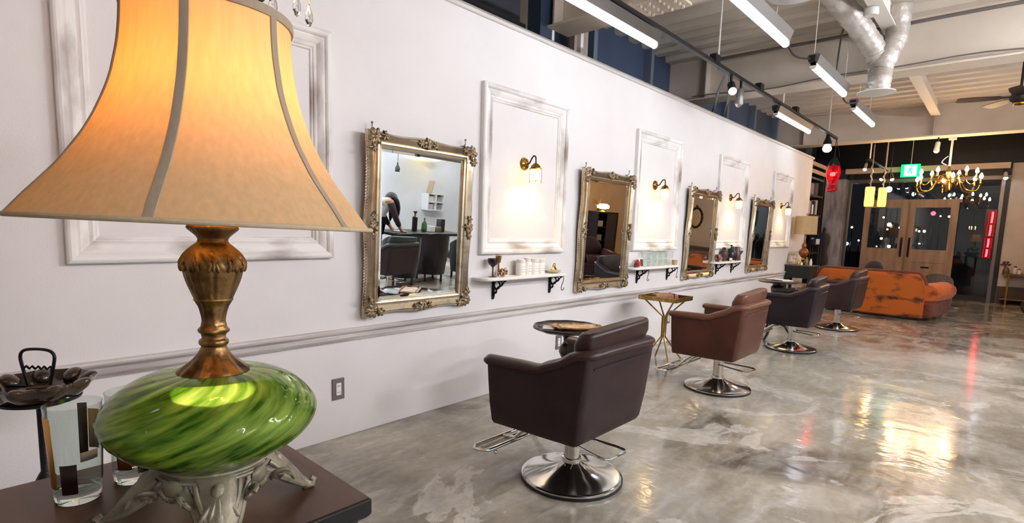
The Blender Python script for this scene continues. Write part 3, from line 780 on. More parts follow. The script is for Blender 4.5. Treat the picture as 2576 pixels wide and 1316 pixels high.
# ------------------------------------------------------------------ side tables
t = thing('pedestal_table', 'dark round pie crust tray table on a turned pedestal beside the nearest salon chair', 'side table', (2.575, 1.88, 0), group='small side tables between the salon chairs')
M_dkw = pmat('dark_stained_mahogany', '#33211b', .3, col2='#221410', scale=6, coat=.4)
sc = lambda r, th, z: r*(1+.022*math.cos(10*th)) if r > .15 else r
MB().lathe([(0, .596), (.12, .594), (.185, .6), (.206, .612), (.21, .622), (.203, .626), (.196, .617), (.18, .611), (0, .609)], 80, fr=sc).build('table_top', M_dkw, t)
MB().lathe([(0, .597), (.075, .597), (.07, .585), (.035, .572), (.024, .555), (.022, .53), (.03, .515), (.045, .5), (.05, .47), (.036, .44), (.024, .42), (.022, .36), (.03, .3), (.045, .24), (.05, .2), (.045, .16), (0, .16)], 24).build('pedestal', M_dkw, t)
for k in range(3):
    a = k*2*PI/3+.5; c, s = math.cos(a), math.sin(a)
    MB().tube([(.03*c, .03*s, .2), (.1*c, .1*s, .19), (.16*c, .16*s, .1), (.2*c, .2*s, .03), (.235*c, .235*s, .014)], [.024, .022, .018, .015, .014], 10).build('leg', M_dkw, t)
t = thing('tan_tray', 'tan woven oblong tray lying on the dark round pedestal table', 'tray', (2.622, 1.845, .612), R(-41))
b = MB(); rs = []
for (sx, sy, z) in ((.135, .064, .0), (.148, .075, .006), (.153, .078, .014), (.147, .072, .0145), (.139, .066, .007), (.12, .05, .006)):
    rs.append([(sx*math.copysign(abs(math.cos(a))**.45, math.cos(a)), sy*math.copysign(abs(math.sin(a))**.45, math.sin(a)), z+.003*math.sin(9*a)) for a in [k*2*PI/40 for k in range(40)]])
b.rings(rs).build('tray', pmat('woven_tan_straw', '#c89a6a', .5, col2='#8a5a38', scale=40, bump=.5, bscale=150), t)
b = MB(); b.box((0, 0, .009), (.21, .105, .006), rot=(0, .0, .0)); b.build('tray_lining', pmat('pale_straw_lining', '#ecd2a8', .5, col2='#c79e70', scale=25), t, bevel=.004)
tag(MB().box((2.50, 1.965, .6135), (.11, .07, .003), rot=(0, 0, .6)).build('paper_sheet', M_white, smooth=0), 'white folded paper on the dark round pedestal table, beside the tan tray', 'paper')

t = thing('tray_table', 'square brass tray table on slim splayed rods beside the russet salon chair', 'side table', (4.58, 2.25, 0), group='small side tables between the salon chairs')
b = MB()
b.bx(-.17, .17, -.185, .185, .583, .59)
for (x0, x1, y0, y1) in ((-.17, -.162, -.185, .185), (.162, .17, -.185, .185), (-.17, .17, -.185, -.177), (-.17, .17, .177, .185)): b.bx(x0, x1, y0, y1, .59, .622)
b.build('tray_top', M_gold, t, smooth=0, bevel=.002)
b = MB()
for (sx, sy) in ((-1, -1), (1, -1), (1, 1), (-1, 1)):
    MB().tube([(sx*.13, sy*.14, .585), (sx*.014, sy*.014, .43), (sx*.012, sy*.012, .24), (sx*.05, sy*.05, .17), (sx*.14, sy*.14, .006)], .0075, 8).build('leg', M_gold, t)
t2 = t
MB().bx(-.016, .016, -.016, .016, .25, .43).build('post_collar', M_gold, t, smooth=0)
t = thing('leather_case', 'worn tan leather case lying on the square brass tray table', 'case', (4.56, 2.25, .5905), R(-36))
MB().box((0, 0, .026), (.23, .10, .05)).build('body', leather('worn_tan_leather', '#a8745c', '#7c4c3a', .5), t, smooth=50, bevel=.018, bseg=3)
MB().box((.07, 0, .027), (.012, .104, .054)).build('strap', M_l2, t, smooth=0, bevel=.003)
tag(MB().lathe([(0, 0), (.018, 0), (.022, .04), (.02, .04), (.016, .004), (0, .004)], 16).build('shot_glass', M_clear, loc=(4.70, 2.33, .5905)), 'small clear glass at the corner of the square brass tray table', 'glass')

t = thing('pedestal_table', 'dark round pedestal table with white papers beside the aubergine salon chair', 'side table', (6.66, 1.89, 0), group='small side tables between the salon chairs')
MB().lathe([(0, .66), (.2, .66), (.218, .668), (.22, .678), (.21, .684), (0, .684)], 56).build('table_top', M_dkw, t)
MB().lathe([(0, .66), (.06, .66), (.055, .63), (.075, .6), (.07, .55), (.04, .5), (.03, .45), (.028, .3), (.04, .22), (.05, .16), (0, .16)], 24).build('pedestal', M_dkw, t)
for k in range(3):
    a = k*2*PI/3+.9; c, s = math.cos(a), math.sin(a)
    MB().tube([(.03*c, .03*s, .2), (.11*c, .11*s, .16), (.17*c, .17*s, .06), (.22*c, .22*s, .013)], [.024, .02, .016, .013], 10).build('leg', M_dkw, t)
b = MB()
for k in range(4): b.box((6.70-.01*k, 1.86+.012*k, .6862+.003*k), (.15, .21, .0022), rot=(0, 0, -.7+.13*k))
tag(b.build('paper_sheaf', M_white, smooth=0), 'loose white papers on the dark round table beside the aubergine chair', 'papers')

# ------------------------------------------------------------------ orange velvet sofa, back toward the camera
def velvet(n, c, c2, sc_=3.2):
    return pmat(n, c, .7, col2=c2, scale=sc_, stretch=(1, 1, 2.6), lo=.52, hi=.66, sheen=.15, bump=.2, bscale=60, detail=7)
M_vel = velvet('worn_orange_velvet', '#bb5d10', '#45200d'); M_velr = velvet('rust_velvet', '#c8601a', '#8a3d14', 5); M_veld = velvet('deep_rust_velvet', '#713018', '#45200f', 6)
t = thing('velvet_sofa', 'worn orange velvet sofa with rolled arms, its back toward the salon chairs', 'sofa', (9.97, 1.53, 0), R(-99.2))
L = 1.5
b = MB(); rs = []
N_ = 72
for k in range(N_+1):       # back panel: upright with a rolled crest that rounds off at the ends
    u = -1+2*k/N_; x = u*L/2
    drop = .17*max(0, (abs(u)-.84)/.16)**2.2
    zt = .70-drop
    ring = [(x, .0, .05), (x, -.012, .3), (x, -.004, zt-.08), (x, -.012, zt-.03), (x, .01, zt), (x, .06, zt+.018), (x, .12, zt), (x, .16, zt-.06), (x, .2, zt-.2), (x, .22, .05)]
    rs.append(ring)
b.rings(rs).build('back_panel', M_vel, t, smooth=50)
b = MB()
P = []
for k in range(61):
    u = -1+2*k/60; drop = .17*max(0, (abs(u)-.84)/.16)**2.2
    P.append((u*(L/2+.005), .03, .706-drop))
b.tube(P, .026, 10, up=(0, 0, 1)).build('crest_roll', M_veld, t, smooth=60)
for s in (-1, 1):
    b = MB(); rs = []
    for k in range(10):
        y = .03+1.02*k/9
        r = .145*(1-.22*max(0, (k-7)/2)) if k > 0 else .12
        cz = .425-.01*k/9
        rs.append([(s*(L/2+.03)+s*(r*1.05*math.cos(a)), y, cz+r*math.sin(a)) for a in [q*2*PI/20 for q in range(20)]])
    b.rings(rs).build('rolled_arm', M_velr, t, smooth=60)
    b = MB(); x0, x1 = s*(L/2-.13), s*(L/2+.10)
    b.bx(min(x0, x1), max(x0, x1), .02, .99, .055, .30)
    b.build('arm_base', M_veld, t, smooth=50, bevel=.035, bseg=4)
MB().bx(-L/2+.12, L/2-.12, .18, .88, .06, .30).build('seat_base', M_velr, t, smooth=40, bevel=.02)
for s in (-1, 1): MB().box((s*.31, .53, .37), (.61, .68, .16)).build('seat_cushion', M_vel, t, smooth=60, bevel=.05, bseg=4)
for (x, y) in ((-.7, .06), (.7, .06), (-.7, .84), (.7, .84)): MB().lathe([(0, 0), (.02, 0), (.035, .06), (0, .06)], 12, c=(x, y, 0)).build('foot', M_dkw, t)
b = MB(); b.sph((10.36, 1.51, .655), (.10, .15, .205), 20, 14, rot=(0, -.15, -.15))
tag(b.build('round_cushion', pmat('black_plush', '#2a1d1a', .8, sheen=.5)), 'dark round cushion propped above the sofa crest', 'cushion')
t = thing('tub_chair', 'taupe round backed tub chair showing past the sofa, before the entrance door', 'chair', (11.5, .76, 0))
rs = []
for k in range(15):
    a = PI*.5+PI*(-.62+1.24*k/14)
    c, s = math.cos(a), math.sin(a); z = .40+.25*math.sin(PI*k/14)**.7
    rs.append([(-.21*s, .20*c, .12), (-.225*s, .215*c, z*.7), (-.215*s, .205*c, z), (-.17*s, .16*c, z), (-.15*s, .14*c, .12)])
M_tau = pmat('taupe_fabric', '#6e5d50', .85, col2='#5c4d42', scale=30, sheen=.3)
MB().rings(rs).build('back', M_tau, t, smooth=60)
MB().lathe([(0, .1), (.17, .1), (.18, .2), (.175, .36), (.15, .39), (0, .395)], 28).build('seat', M_tau, t)
for k in range(4):
    a = k*PI/2+PI/4; MB().cyl((.12*math.cos(a), .12*math.sin(a), 0), (.12*math.cos(a), .12*math.sin(a), .1), .015, .02, 8).build('leg', M_dkw, t)

# ------------------------------------------------------------------ dark green desk with its lamp and trinkets
M_green = pmat('bottle_green_paint', '#17231f', .45, col2='#0f1815', scale=3)
t = thing('green_desk', 'dark bottle green desk at the end of the long wall, left of the orange sofa', 'desk', (9.76, 2.44, 0))
MB().bx(-.18, .18, -.22, .2, .715, .735).build('desk_top', pmat('worn_desk_top', '#5a5142', .4), t, smooth=0, bevel=.004)
MB().bx(-.165, .165, -.2, .195, .52, .715).build('apron', M_green, t, smooth=0, bevel=.004)
for sx in (-1, 1):
    for sy in (-1, 1): MB().bx(sx*.15-.018, sx*.15+.018, sy*.18-.018, sy*.18+.018, 0, .52).build('leg', M_green, t, smooth=0)
MB().bx(-.15, .15, -.18, .18, .10, .115).build('lower_shelf', M_green, t, smooth=0)
t = thing('storage_box', 'tan patterned box on the lower shelf of the dark green desk', 'box', (9.74, 2.40, .116), .1)
MB().bx(-.07, .07, -.06, .06, 0, .30).build('body', pmat('patterned_tan_paper', '#b29a80', .7, col2='#75604c', scale=14, lo=.48, hi=.52), t, smooth=0, bevel=.004)
MB().bx(-.073, .073, -.063, .063, .285, .315).build('lid', pmat('tan_lid', '#a58c72', .7), t, smooth=0)
tag(MB().bx(9.68, 9.78, 2.50, 2.58, .116, .34).build('dark_box', pmat('dark_card', '#4a3e3a', .7), smooth=0), 'plain dark grey box beside the patterned box under the desk', 'box')
M_linen = None
def shade_mat(name, col, tcol, f=.5, glow=None):
    m, nt, out = new_mat(name)
    d = nt.nodes.new('ShaderNodeBsdfDiffuse'); t_ = nt.nodes.new('ShaderNodeBsdfTranslucent')
    tc = nt.nodes.new('ShaderNodeTexCoord'); mp = nt.nodes.new('ShaderNodeMapping'); mp.inputs['Scale'].default_value = (90, 90, 5)
    n = nt.nodes.new('ShaderNodeTexNoise'); n.inputs['Scale'].default_value = 1.4; n.inputs['Detail'].default_value = 4
    nt.links.new(tc.outputs['Object'], mp.inputs[0]); nt.links.new(mp.outputs[0], n.inputs['Vector'])
    for nd, c in ((d, col), (t_, tcol)):
        c = lin(c); r = nt.nodes.new('ShaderNodeValToRGB')
        r.color_ramp.elements[0].position = .3; r.color_ramp.elements[1].position = .7
        r.color_ramp.elements[0].color = (*[q*.88 for q in c], 1); r.color_ramp.elements[1].color = (*c, 1)
        nt.links.new(n.outputs[0], r.inputs[0]); nt.links.new(r.outputs[0], nd.inputs[0])
    mx = nt.nodes.new('ShaderNodeMixShader'); mx.inputs[0].default_value = f
    nt.links.new(d.outputs[0], mx.inputs[1]); nt.links.new(t_.outputs[0], mx.inputs[2]); nt.links.new(mx.outputs[0], out.inputs[0]); return m
t = thing('table_lamp', 'table lamp with cream drum shade and amber base on the dark green desk', 'table lamp', (9.80, 2.43, .736))
MB().lathe([(0, 0), (.06, 0), (.065, .012), (.04, .03), (.02, .05), (.03, .08), (.022, .1), (.016, .11)], 24).build('base', M_brass, t)
MB().lathe([(.016, .11), (.05, .135), (.075, .18), (.078, .21), (.06, .245), (.03, .27), (.04, .3), (.03, .34), (.014, .37), (.01, .5)], 24).build('body', pmat('amber_glass', '#8a4a16', .12, col2='#6a3610', scale=8, coat=.5), t)
MB().lathe([(.165, .50), (.162, .79)], 48, caps=False).build('lamp_shade', shade_mat('cream_linen_shade', '#d8c09a', '#c8a878', .4), t)
M_sb = pmat('shade_binding', '#b79f7c', .7)
for rr, zz in ((.165, .50), (.162, .79)): MB().tube([(rr*math.cos(k*PI/20), rr*math.sin(k*PI/20), zz) for k in range(40)], .003, 6, closed=True).build('shade_trim', M_sb, t)
MB().lathe([(0, .8), (.01, .8), (.006, .82), (.01, .83), (0, .84)], 12).build('finial', M_brass, t)
b = MB(); b.tube([(0, 0, .5), (0, 0, .8)], .004, 6); b.tube([(-.16, 0, .785), (.16, 0, .785)], .002, 5); b.tube([(0, -.16, .785), (0, .16, .785)], .002, 5)
b.build('shade_support', M_brass, t)
t = thing('picture_frame', 'clear standing photo frame at the left end of the dark green desk', 'picture frame', (9.68, 2.555, .737), rot=(0, R(12), R(8)))
MB().bx(-.004, .004, -.07, .07, 0, .215).build('frame', M_clear, t, smooth=0)
MB().bx(-.0055, -.0045, -.055, .055, .02, .19).build('photo', pmat('faded_photo', '#d8cdbf', .4, col2='#6c5a4c', scale=22), t, smooth=0)
for (x, y, r, h, c, nm, lb) in ((9.63, 2.45, .022, .09, '#b59a50', 'brass_cup', 'small brass cup in front of the drum shade lamp'), (9.66, 2.34, .03, .13, '#7c6b4e', 'bronze_figure_jar', 'bronze coloured jar right of the drum shade lamp base'),
                         (9.63, 2.27, .02, .11, '#e3dccf', 'white_bottle', 'small white bottle at the right end of the dark green desk'), (9.62, 2.40, .018, .045, '#efe4d4', 'white_candle', 'small white candle at the front of the dark green desk')):
    tag(MB().lathe([(0, 0), (r, 0), (r*1.05, h*.5), (r*.7, h*.75), (r*.5, h*.8), (r*.55, h), (0, h)], 18).build(nm, pmat(nm+'_finish', c, .35, metal=.5 if 'b' == nm[0] else 0), loc=(x, y, .7355)), lb, nm.split('_')[-1])

# ------------------------------------------------------------------ behind the wall end: dress form, stand, tall shelf unit
M_ebony = pmat('ebony_stain', '#231a18', .45, col2='#1a1312', scale=5)
M_black_cloth = pmat('black_jersey', '#201a1b', .8, col2='#171213', scale=9, sheen=.3)
t = thing('dress_form', 'black dress form on a pole before the grey concrete pillar', 'dress form', (11.45, 2.52, 0))
rs = []
for (z, a, c) in ((.66, .10, .08), (.74, .115, .09), (.84, .105, .085), (.93, .085, .07), (1.02, .1, .085), (1.1, .118, .095), (1.18, .118, .085), (1.235, .10, .065), (1.27, .06, .05), (1.29, .036, .036), (1.34, .032, .032)):
    rs.append([(c*math.sin(q), a*math.cos(q), z) for q in [k*2*PI/24 for k in range(24)]])
MB().rings(rs).build('torso', M_black_cloth, t, smooth=60)
MB().sph((0, 0, 1.36), (.028, .028, .026)).build('neck_cap', M_ebony, t)
MB().cyl((0, 0, .03), (0, 0, .67), .014).build('pole', M_ebony, t)
MB().lathe([(0, 0), (.15, 0), (.14, .02), (.03, .04), (0, .04)], 24).build('base', M_ebony, t)
t = thing('plant_stand', 'slim dark stand holding a black camera between the drum lamp and the dress form', 'stand', (11.06, 2.57, 0))
MB().bx(-.1, .1, -.11, .08, 1.045, 1.062).build('stand_top', M_ebony, t, smooth=0)
for sx in (-1, 1):
    for sy in (-1, 1): MB().cyl((sx*.08, sy*.07-.015, 0), (sx*.08, sy*.07-.015, 1.046), .01).build('leg', M_ebony, t)
t = thing('box_camera', 'small black vintage camera with a shiny lens on the slim dark stand', 'camera', (11.05, 2.615, 1.063))
MB().bx(-.04, .04, -.045, .045, .0, .14).build('body', M_blackp, t, smooth=0, bevel=.008)
MB().sph((-.042, 0, .10), (.01, .03, .022)).build('lens', pmat('lens_glass', '#c8ccd0', .05, metal=.8), t)
tag(MB().bx(11.03, 11.035, 2.49, 2.55, 1.063, 1.16).build('white_card', M_white, smooth=0), 'upright white card beside the black camera on the slim stand', 'card')

t = thing('tall_shelf', 'tall dark shelf unit behind the end of the white wall', 'shelf unit', (11.42, 2.9, 0))
for x in (-.60, .60): MB().bx(x-.02, x+.02, -.17, .17, 0, 2.56).build('side_panel', M_ebony, t, smooth=0)
M_grey_bk = pmat('grey_back_panel', '#6d6468', .7)
MB().bx(-.58, .58, .15, .17, 0, 2.56).build('back_panel', M_grey_bk, t, smooth=0)
for z in (.1, .5, .88, 1.24, 1.60, 1.965, 2.28): MB().bx(-.58, .58, -.17, .15, z-.02, z+.02).build('shelf_board', M_ebony, t, smooth=0)
for z in (2.40, 2.535): MB().bx(-.62, .62, -.185, -.165, z-.035, z+.035).build('top_board', pmat('tan_board', '#a78a72', .6), t, smooth=0)
rnd = random.Random(12); x = -.50; k = 0
BKC = ['#d9d0cc', '#8d868a', '#433b40', '#b9b2b4', '#665e62', '#e7dfdc', '#2f292d', '#9d9092', '#c9bcb8']
BKL = ['pale', 'mid grey', 'charcoal', 'silver grey', 'slate grey', 'ivory', 'black', 'mauve grey', 'stone']
while x < .5 and k < 9:
    w = rnd.uniform(.05, .1); h = rnd.uniform(.18, .29)
    tt = thing('shelf_book', '%s book standing on the eye level shelf of the tall dark unit' % BKL[k], 'book', (11.42+x+w/2, 2.85, 1.62), group='books on the tall dark shelf unit')
    mc = pmat('book_cloth_%d' % k, BKC[k], .6)
    MB().bx(-w/2, w/2, -.09, .09, 0, h).build('cover', mc, tt, smooth=0, bevel=.003)
    MB().bx(-w/2+.006, w/2-.006, -.086, .092, .004, h-.0+.0005).build('pages', M_white, tt, smooth=0)
    x += w+rnd.uniform(.01, .06); k += 1
x = -.45
for k, (nm, c, h, w, lb) in enumerate((('storage_basket', '#5a5154', .2, .2, 'dark grey basket on the upper shelf of the tall dark unit'), ('storage_basket', '#7d7478', .22, .22, 'pale grey basket on the upper shelf of the tall dark unit'), ('storage_basket', '#473e41', .24, .2, 'black basket on the upper shelf nearest the pillar'))):
    tt = thing(nm, lb, 'basket', (11.1+.3*k, 2.87, 1.986), group='baskets on the tall shelf unit')
    MB().bx(-w/2, w/2, -.1, .1, 0, h).build('body', pmat('basket_%d' % k, c, .8, bump=.5, bscale=90), tt, smooth=0, bevel=.02)
    b = MB(); b.tube([(-w/2, -.1, h), (w/2, -.1, h), (w/2, .1, h), (-w/2, .1, h)], .006, 6, closed=True); b.build('rim', M_ebony, tt)
for k, (x, h, r, c, lb) in enumerate(((11.3, .2, .035, '#d8cfcb', 'white bottle on the fourth shelf of the tall dark unit'), (11.55, .26, .03, '#8c7c76', 'brown bottle on the fourth shelf of the tall dark unit'), (11.8, .22, .04, '#e4dcda', 'wide white bottle on the fourth shelf nearest the pillar'))):
    tag(MB().lathe([(0, 0), (r, 0), (r, h*.6), (r*.4, h*.75), (r*.4, h), (0, h)], 16).build('shelf_bottle', pmat('bottle_glaze_%d' % k, c, .3), loc=(x, 2.85, 1.26)), lb, 'bottle', 'bottles on the tall dark shelf unit')

# ------------------------------------------------------------------ console by the right hand end wall
t = thing('console_table', 'low brass legged console table against the end wall right of the shop window', 'console table', (14.12, -.84, 0))
M_ctop = pmat('grey_brown_top', '#6b5c4e', .4)
MB().bx(-.2, .2, -.85, .82, .575, .605).build('table_top', M_ctop, t, smooth=0, bevel=.004)
MB().bx(-.19, .19, -.84, .81, .10, .12).build('lower_shelf', M_ctop, t, smooth=0)
for sx in (-1, 1):
    for y in (-.8, .72): MB().bx(sx*.18-.014, sx*.18+.014, y-.014, y+.014, 0, .575).build('leg', M_brass, t, smooth=0)
tag(MB().bx(14.34, 14.366, -3.6, .02, 0, .33).build('baseboard_end', pmat('brown_skirting_board', '#5b4a40', .6), smooth=0), kind='structure')
for (x, y, r, h, c, lb) in ((13.99, -.075, .05, .12, '#6a4a38', 'brown round jar at the left end of the console table'), (14.0, -.075, .0, .0, '', ''), (14.05, -.20, .035, .15, '#e6d9cc', 'white lidded jar on the console table'), (13.98, -.26, .028, .1, '#efe6da', 'small white jar beside the lidded jar on the console'), (14.1, -.34, .03, .12, '#d8c8ba', 'cream jar at the edge of the picture on the console')):
    if h:
        tt = thing('console_jar', lb, 'jar', (x, y, .606), group='jars on the console table')
        MB().lathe([(0, 0), (r, 0), (r*1.05, h*.45), (r*.75, h*.8), (0, h*.82)], 18).build('body', pmat('console_glaze', c, .35), tt)
        MB().lathe([(0, h*.8), (r*.7, h*.8), (r*.6, h*.95), (r*.15, h), (0, h*1.05)], 16).build('lid', pmat('console_lid', '#4a3630' if c != '#6a4a38' else '#7a5440', .4), tt)
b = MB(); rs = []
t = thing('dried_bouquet', 'dark dried bouquet standing above the brown round jar on the console', 'dried flower', (13.99, -.06, .73))
rnd = random.Random(4)
for k in range(16):
    a = rnd.uniform(0, 6.28); e = rnd.uniform(.3, 1.3)
    p = (.07*math.cos(a)*math.cos(e), .07*math.sin(a)*math.cos(e), .10*math.sin(e))
    b.tube([(0, 0, -.03), p], .002, 5); b.sph(p, .018, 7, 5)
b.build('flower_heads', pmat('brown_dried_heads', '#5c4034', .9), t)
# oval mirror over the console (seen in the third gilt mirror)
t = thing('oval_mirror', 'ornate oval mirror on the end wall, seen in the third gilt mirror', 'mirror', (14.37, -1.12, 1.36))
Mx = Matrix.Rotation(R(-90), 4, 'Y')
b = MB(); b.rings([[(ht*-1, (.20-ins)*math.sin(a)*(1+(.03*math.cos(16*a) if ins < .01 else 0)), (.29-ins)*math.cos(a)*(1+(.03*math.cos(16*a) if ins < .01 else 0))) for a in [k*2*PI/64 for k in range(64)]] for ins, ht in ((0, 0), (0, .02), (.02, .04), (.045, .03), (.06, .012), (.06, 0))], True, False, True)
b.build('frame', pmat('dark_pewter_frame', '#5b5047', .4, metal=.6, col2='#3c342d', scale=30), t)
b = MB(); b.rings([[(-.008, .142*math.sin(a), .232*math.cos(a)) for a in [k*2*PI/48 for k in range(48)]], [(-.002, .142*math.sin(a), .232*math.cos(a)) for a in [k*2*PI/48 for k in range(48)]]])
b.build('mirror_glass', M_mirror, t, smooth=0)
b = MB(); leafcluster(b, (0, 0, 0), .05, 3, 9); o = b.build('crest', pmat('dark_pewter_crest', '#5b5047', .4, metal=.6), t, loc=(-.02, 0, .30), rot=(0, 0, R(-90)))
# ------------------------------------------------------------------ foreground table
t = thing('corner_table', 'dark brown table with black moulded edge carrying the big green glass lamp', 'table', (.06, .95, 0))
M_ttop = pmat('brown_table_veneer', '#5a3f30', .45, col2='#4c3326', scale=5, stretch=(6, .8, 6), coat=.12)
M_tedge = pmat('black_lacquer', '#121214', .35)
b = MB(); prof = [(.002, .75), (0, .747), (0, .722), (.006, .716), (.014, .714), (.016, .706), (.024, .7), (.034, .698)]
x0, x1, y0, y1 = -.40, .413, -.222, .222
def rect(ins, z): return [(x0+ins, y0+ins, z), (x1-ins, y0+ins, z), (x1-ins, y1-ins, z), (x0+ins, y1-ins, z)]
b.rings([rect(i, z) for i, z in prof]); b.build('edge_moulding', M_tedge, t, smooth=0, bevel=.003)
MB().bx(x0+.004, x1-.004, y0+.004, y1-.004, .7495, .7512).build('table_top', M_ttop, t, smooth=0)
MB().bx(x0+.05, x1-.05, y0+.05, y1-.05, .58, .70).build('apron', M_tedge, t, smooth=0)
for sx in (x0+.07, x1-.07):
    for sy in (y0+.07, y1-.07): MB().tube([(sx, sy, .6), (sx, sy, .3), (sx, sy, 0)], [.03, .024, .018], 12).build('leg', M_tedge, t)

# ------------------------------------------------------------------ the lamp
TZ = .7512
t = thing('glass_table_lamp', 'large table lamp with swirled green glass body, gilt stem and cream bell shade', 'table lamp', (.2815, .870, TZ), rot=(0, .0244, 0))
OZ = TZ-.75
# cast openwork foot
M_cast = pmat('antique_white_cast_metal', '#948c78', .5, metal=.35, col2='#5e5746', scale=16, lo=.42, hi=.68, bump=.3, bscale=60)
A0 = R(-16)
def foot(th): return max(0.0, math.cos(4*(th-A0)))**1.0*.0+(.5+.5*math.cos(4*(th-A0)))
rs = []; n = 144
for k in range(13):
    q = k/12; ring = []
    for j in range(n):
        th = 2*PI*j/n; f = foot(th)
        ro = .080+.056*f**2.6
        r = .070+(ro-.070)*(q**1.15)
        zb = .050*(1-f**2)+.012
        z = .082-(.082-zb)*(q**(1.0+.7*f))
        z += .0028*math.sin(12*(th-A0))*math.sin(PI*q)
        ring.append((r*math.cos(th), r*math.sin(th), z))
    rs.append(ring)
vs = [p for r_ in rs for p in r_]; fs = []
for k in range(12):
    for j in range(n):
        th = 2*PI*(j+.5)/n; d_ = abs(((th-A0+PI/4) % (PI/2))-PI/4)      # angle from the nearest foot
        if 3 <= k <= 8 and abs(d_-.40) < .11*math.sin(PI*(k-2)/7.5): continue
        fs.append((k*n+j, k*n+(j+1) % n, (k+1)*n+(j+1) % n, (k+1)*n+j))
MB().add(vs, fs).build('foot_skirt', M_cast, t, smooth=60, solid=.004)
b = MB()
P = []
for j in range(160):
    th = 2*PI*j/160; f = foot(th); ro = .080+.056*f**2.6; P.append((ro*math.cos(th), ro*math.sin(th), .050*(1-f**2)+.012))
b.tube(P, .0042, 8, closed=True)
for zz, rr, w in ((.083, .072, .005), (.074, .076, .0035)): b.tube([(rr*math.cos(k*PI/30), rr*math.sin(k*PI/30), zz) for k in range(60)], w, 8, closed=True)
b.build('foot_rim', M_cast, t)
for k in range(4):
    th = A0+k*PI/2; c, s = math.cos(th), math.sin(th); b = MB()
    pr = [(.098, .052, .008), (.112, .036, .0095), (.124, .019, .0095), (.135, .0105, .0095), (.144, .0105, .008), (.147, .017, .006), (.142, .0205, .0045)]
    b.tube([(r*c, r*s, z) for r, z, w in pr], [w for r, z, w in pr], 10)
    for sg in (-1, 1):
        a2 = th+sg*.42; P = []
        for q in range(16):
            u = q/15*2.4*PI; rr = .015*(1-q/19)
            P.append(((.094+rr*math.cos(u))*math.cos(a2+sg*rr*math.sin(u)*7), (.094+rr*math.cos(u))*math.sin(a2+sg*rr*math.sin(u)*7), .052+rr*.9*math.sin(u+.6)))
        b.tube(P, .0036, 7)
    for q in range(5):
        w_ = -.5+.25*q
        b.sph((.104*math.cos(th+w_*.26), .104*math.sin(th+w_*.26), .052-.01*abs(w_)), (.0055, .0055, .020), 8, 6, rot=(w_*1.1, -.75, th+w_*.26))
    for sg in (-1, 1):
        b.tube(smoothpath([(.079*math.cos(th+sg*.36), .079*math.sin(th+sg*.36), .072), (.094*math.cos(th+sg*.27), .094*math.sin(th+sg*.27), .056), (.112*math.cos(th+sg*.15), .112*math.sin(th+sg*.15), .036), (.130*math.cos(th+sg*.07), .130*math.sin(th+sg*.07), .018)], 5), .0042, 8)
    b.sph((.092*c, .092*s, .066), (.006, .010, .012), 12, 8, rot=(0, -.6, th))
    b.build('scroll_foot', M_cast, t)
    th2 = th+PI/4; c, s = math.cos(th2), math.sin(th2); b = MB()
    b.sph((.079*c, .079*s, .066), (.006, .017, .013), 14, 10, rot=(0, -.1, th2))
    for q in range(9):
        a3 = -1.3+q*.325; b.sph((.081*c-.017*math.sin(a3)*s, .081*s+.017*math.sin(a3)*c, .064-.013*math.cos(a3)), (.0035, .0042, .0055), 8, 5, rot=(a3, 0, th2))
    for q in range(0): b.sph((.086*c+.0155*math.sin(q*.9-2.7)*-s, .086*s+.0155*math.sin(q*.9-2.7)*c, .064+.0165*math.cos(q*.9-2.7)), .0036, 7, 5)
    b.build('shell_medallion', M_cast, t)
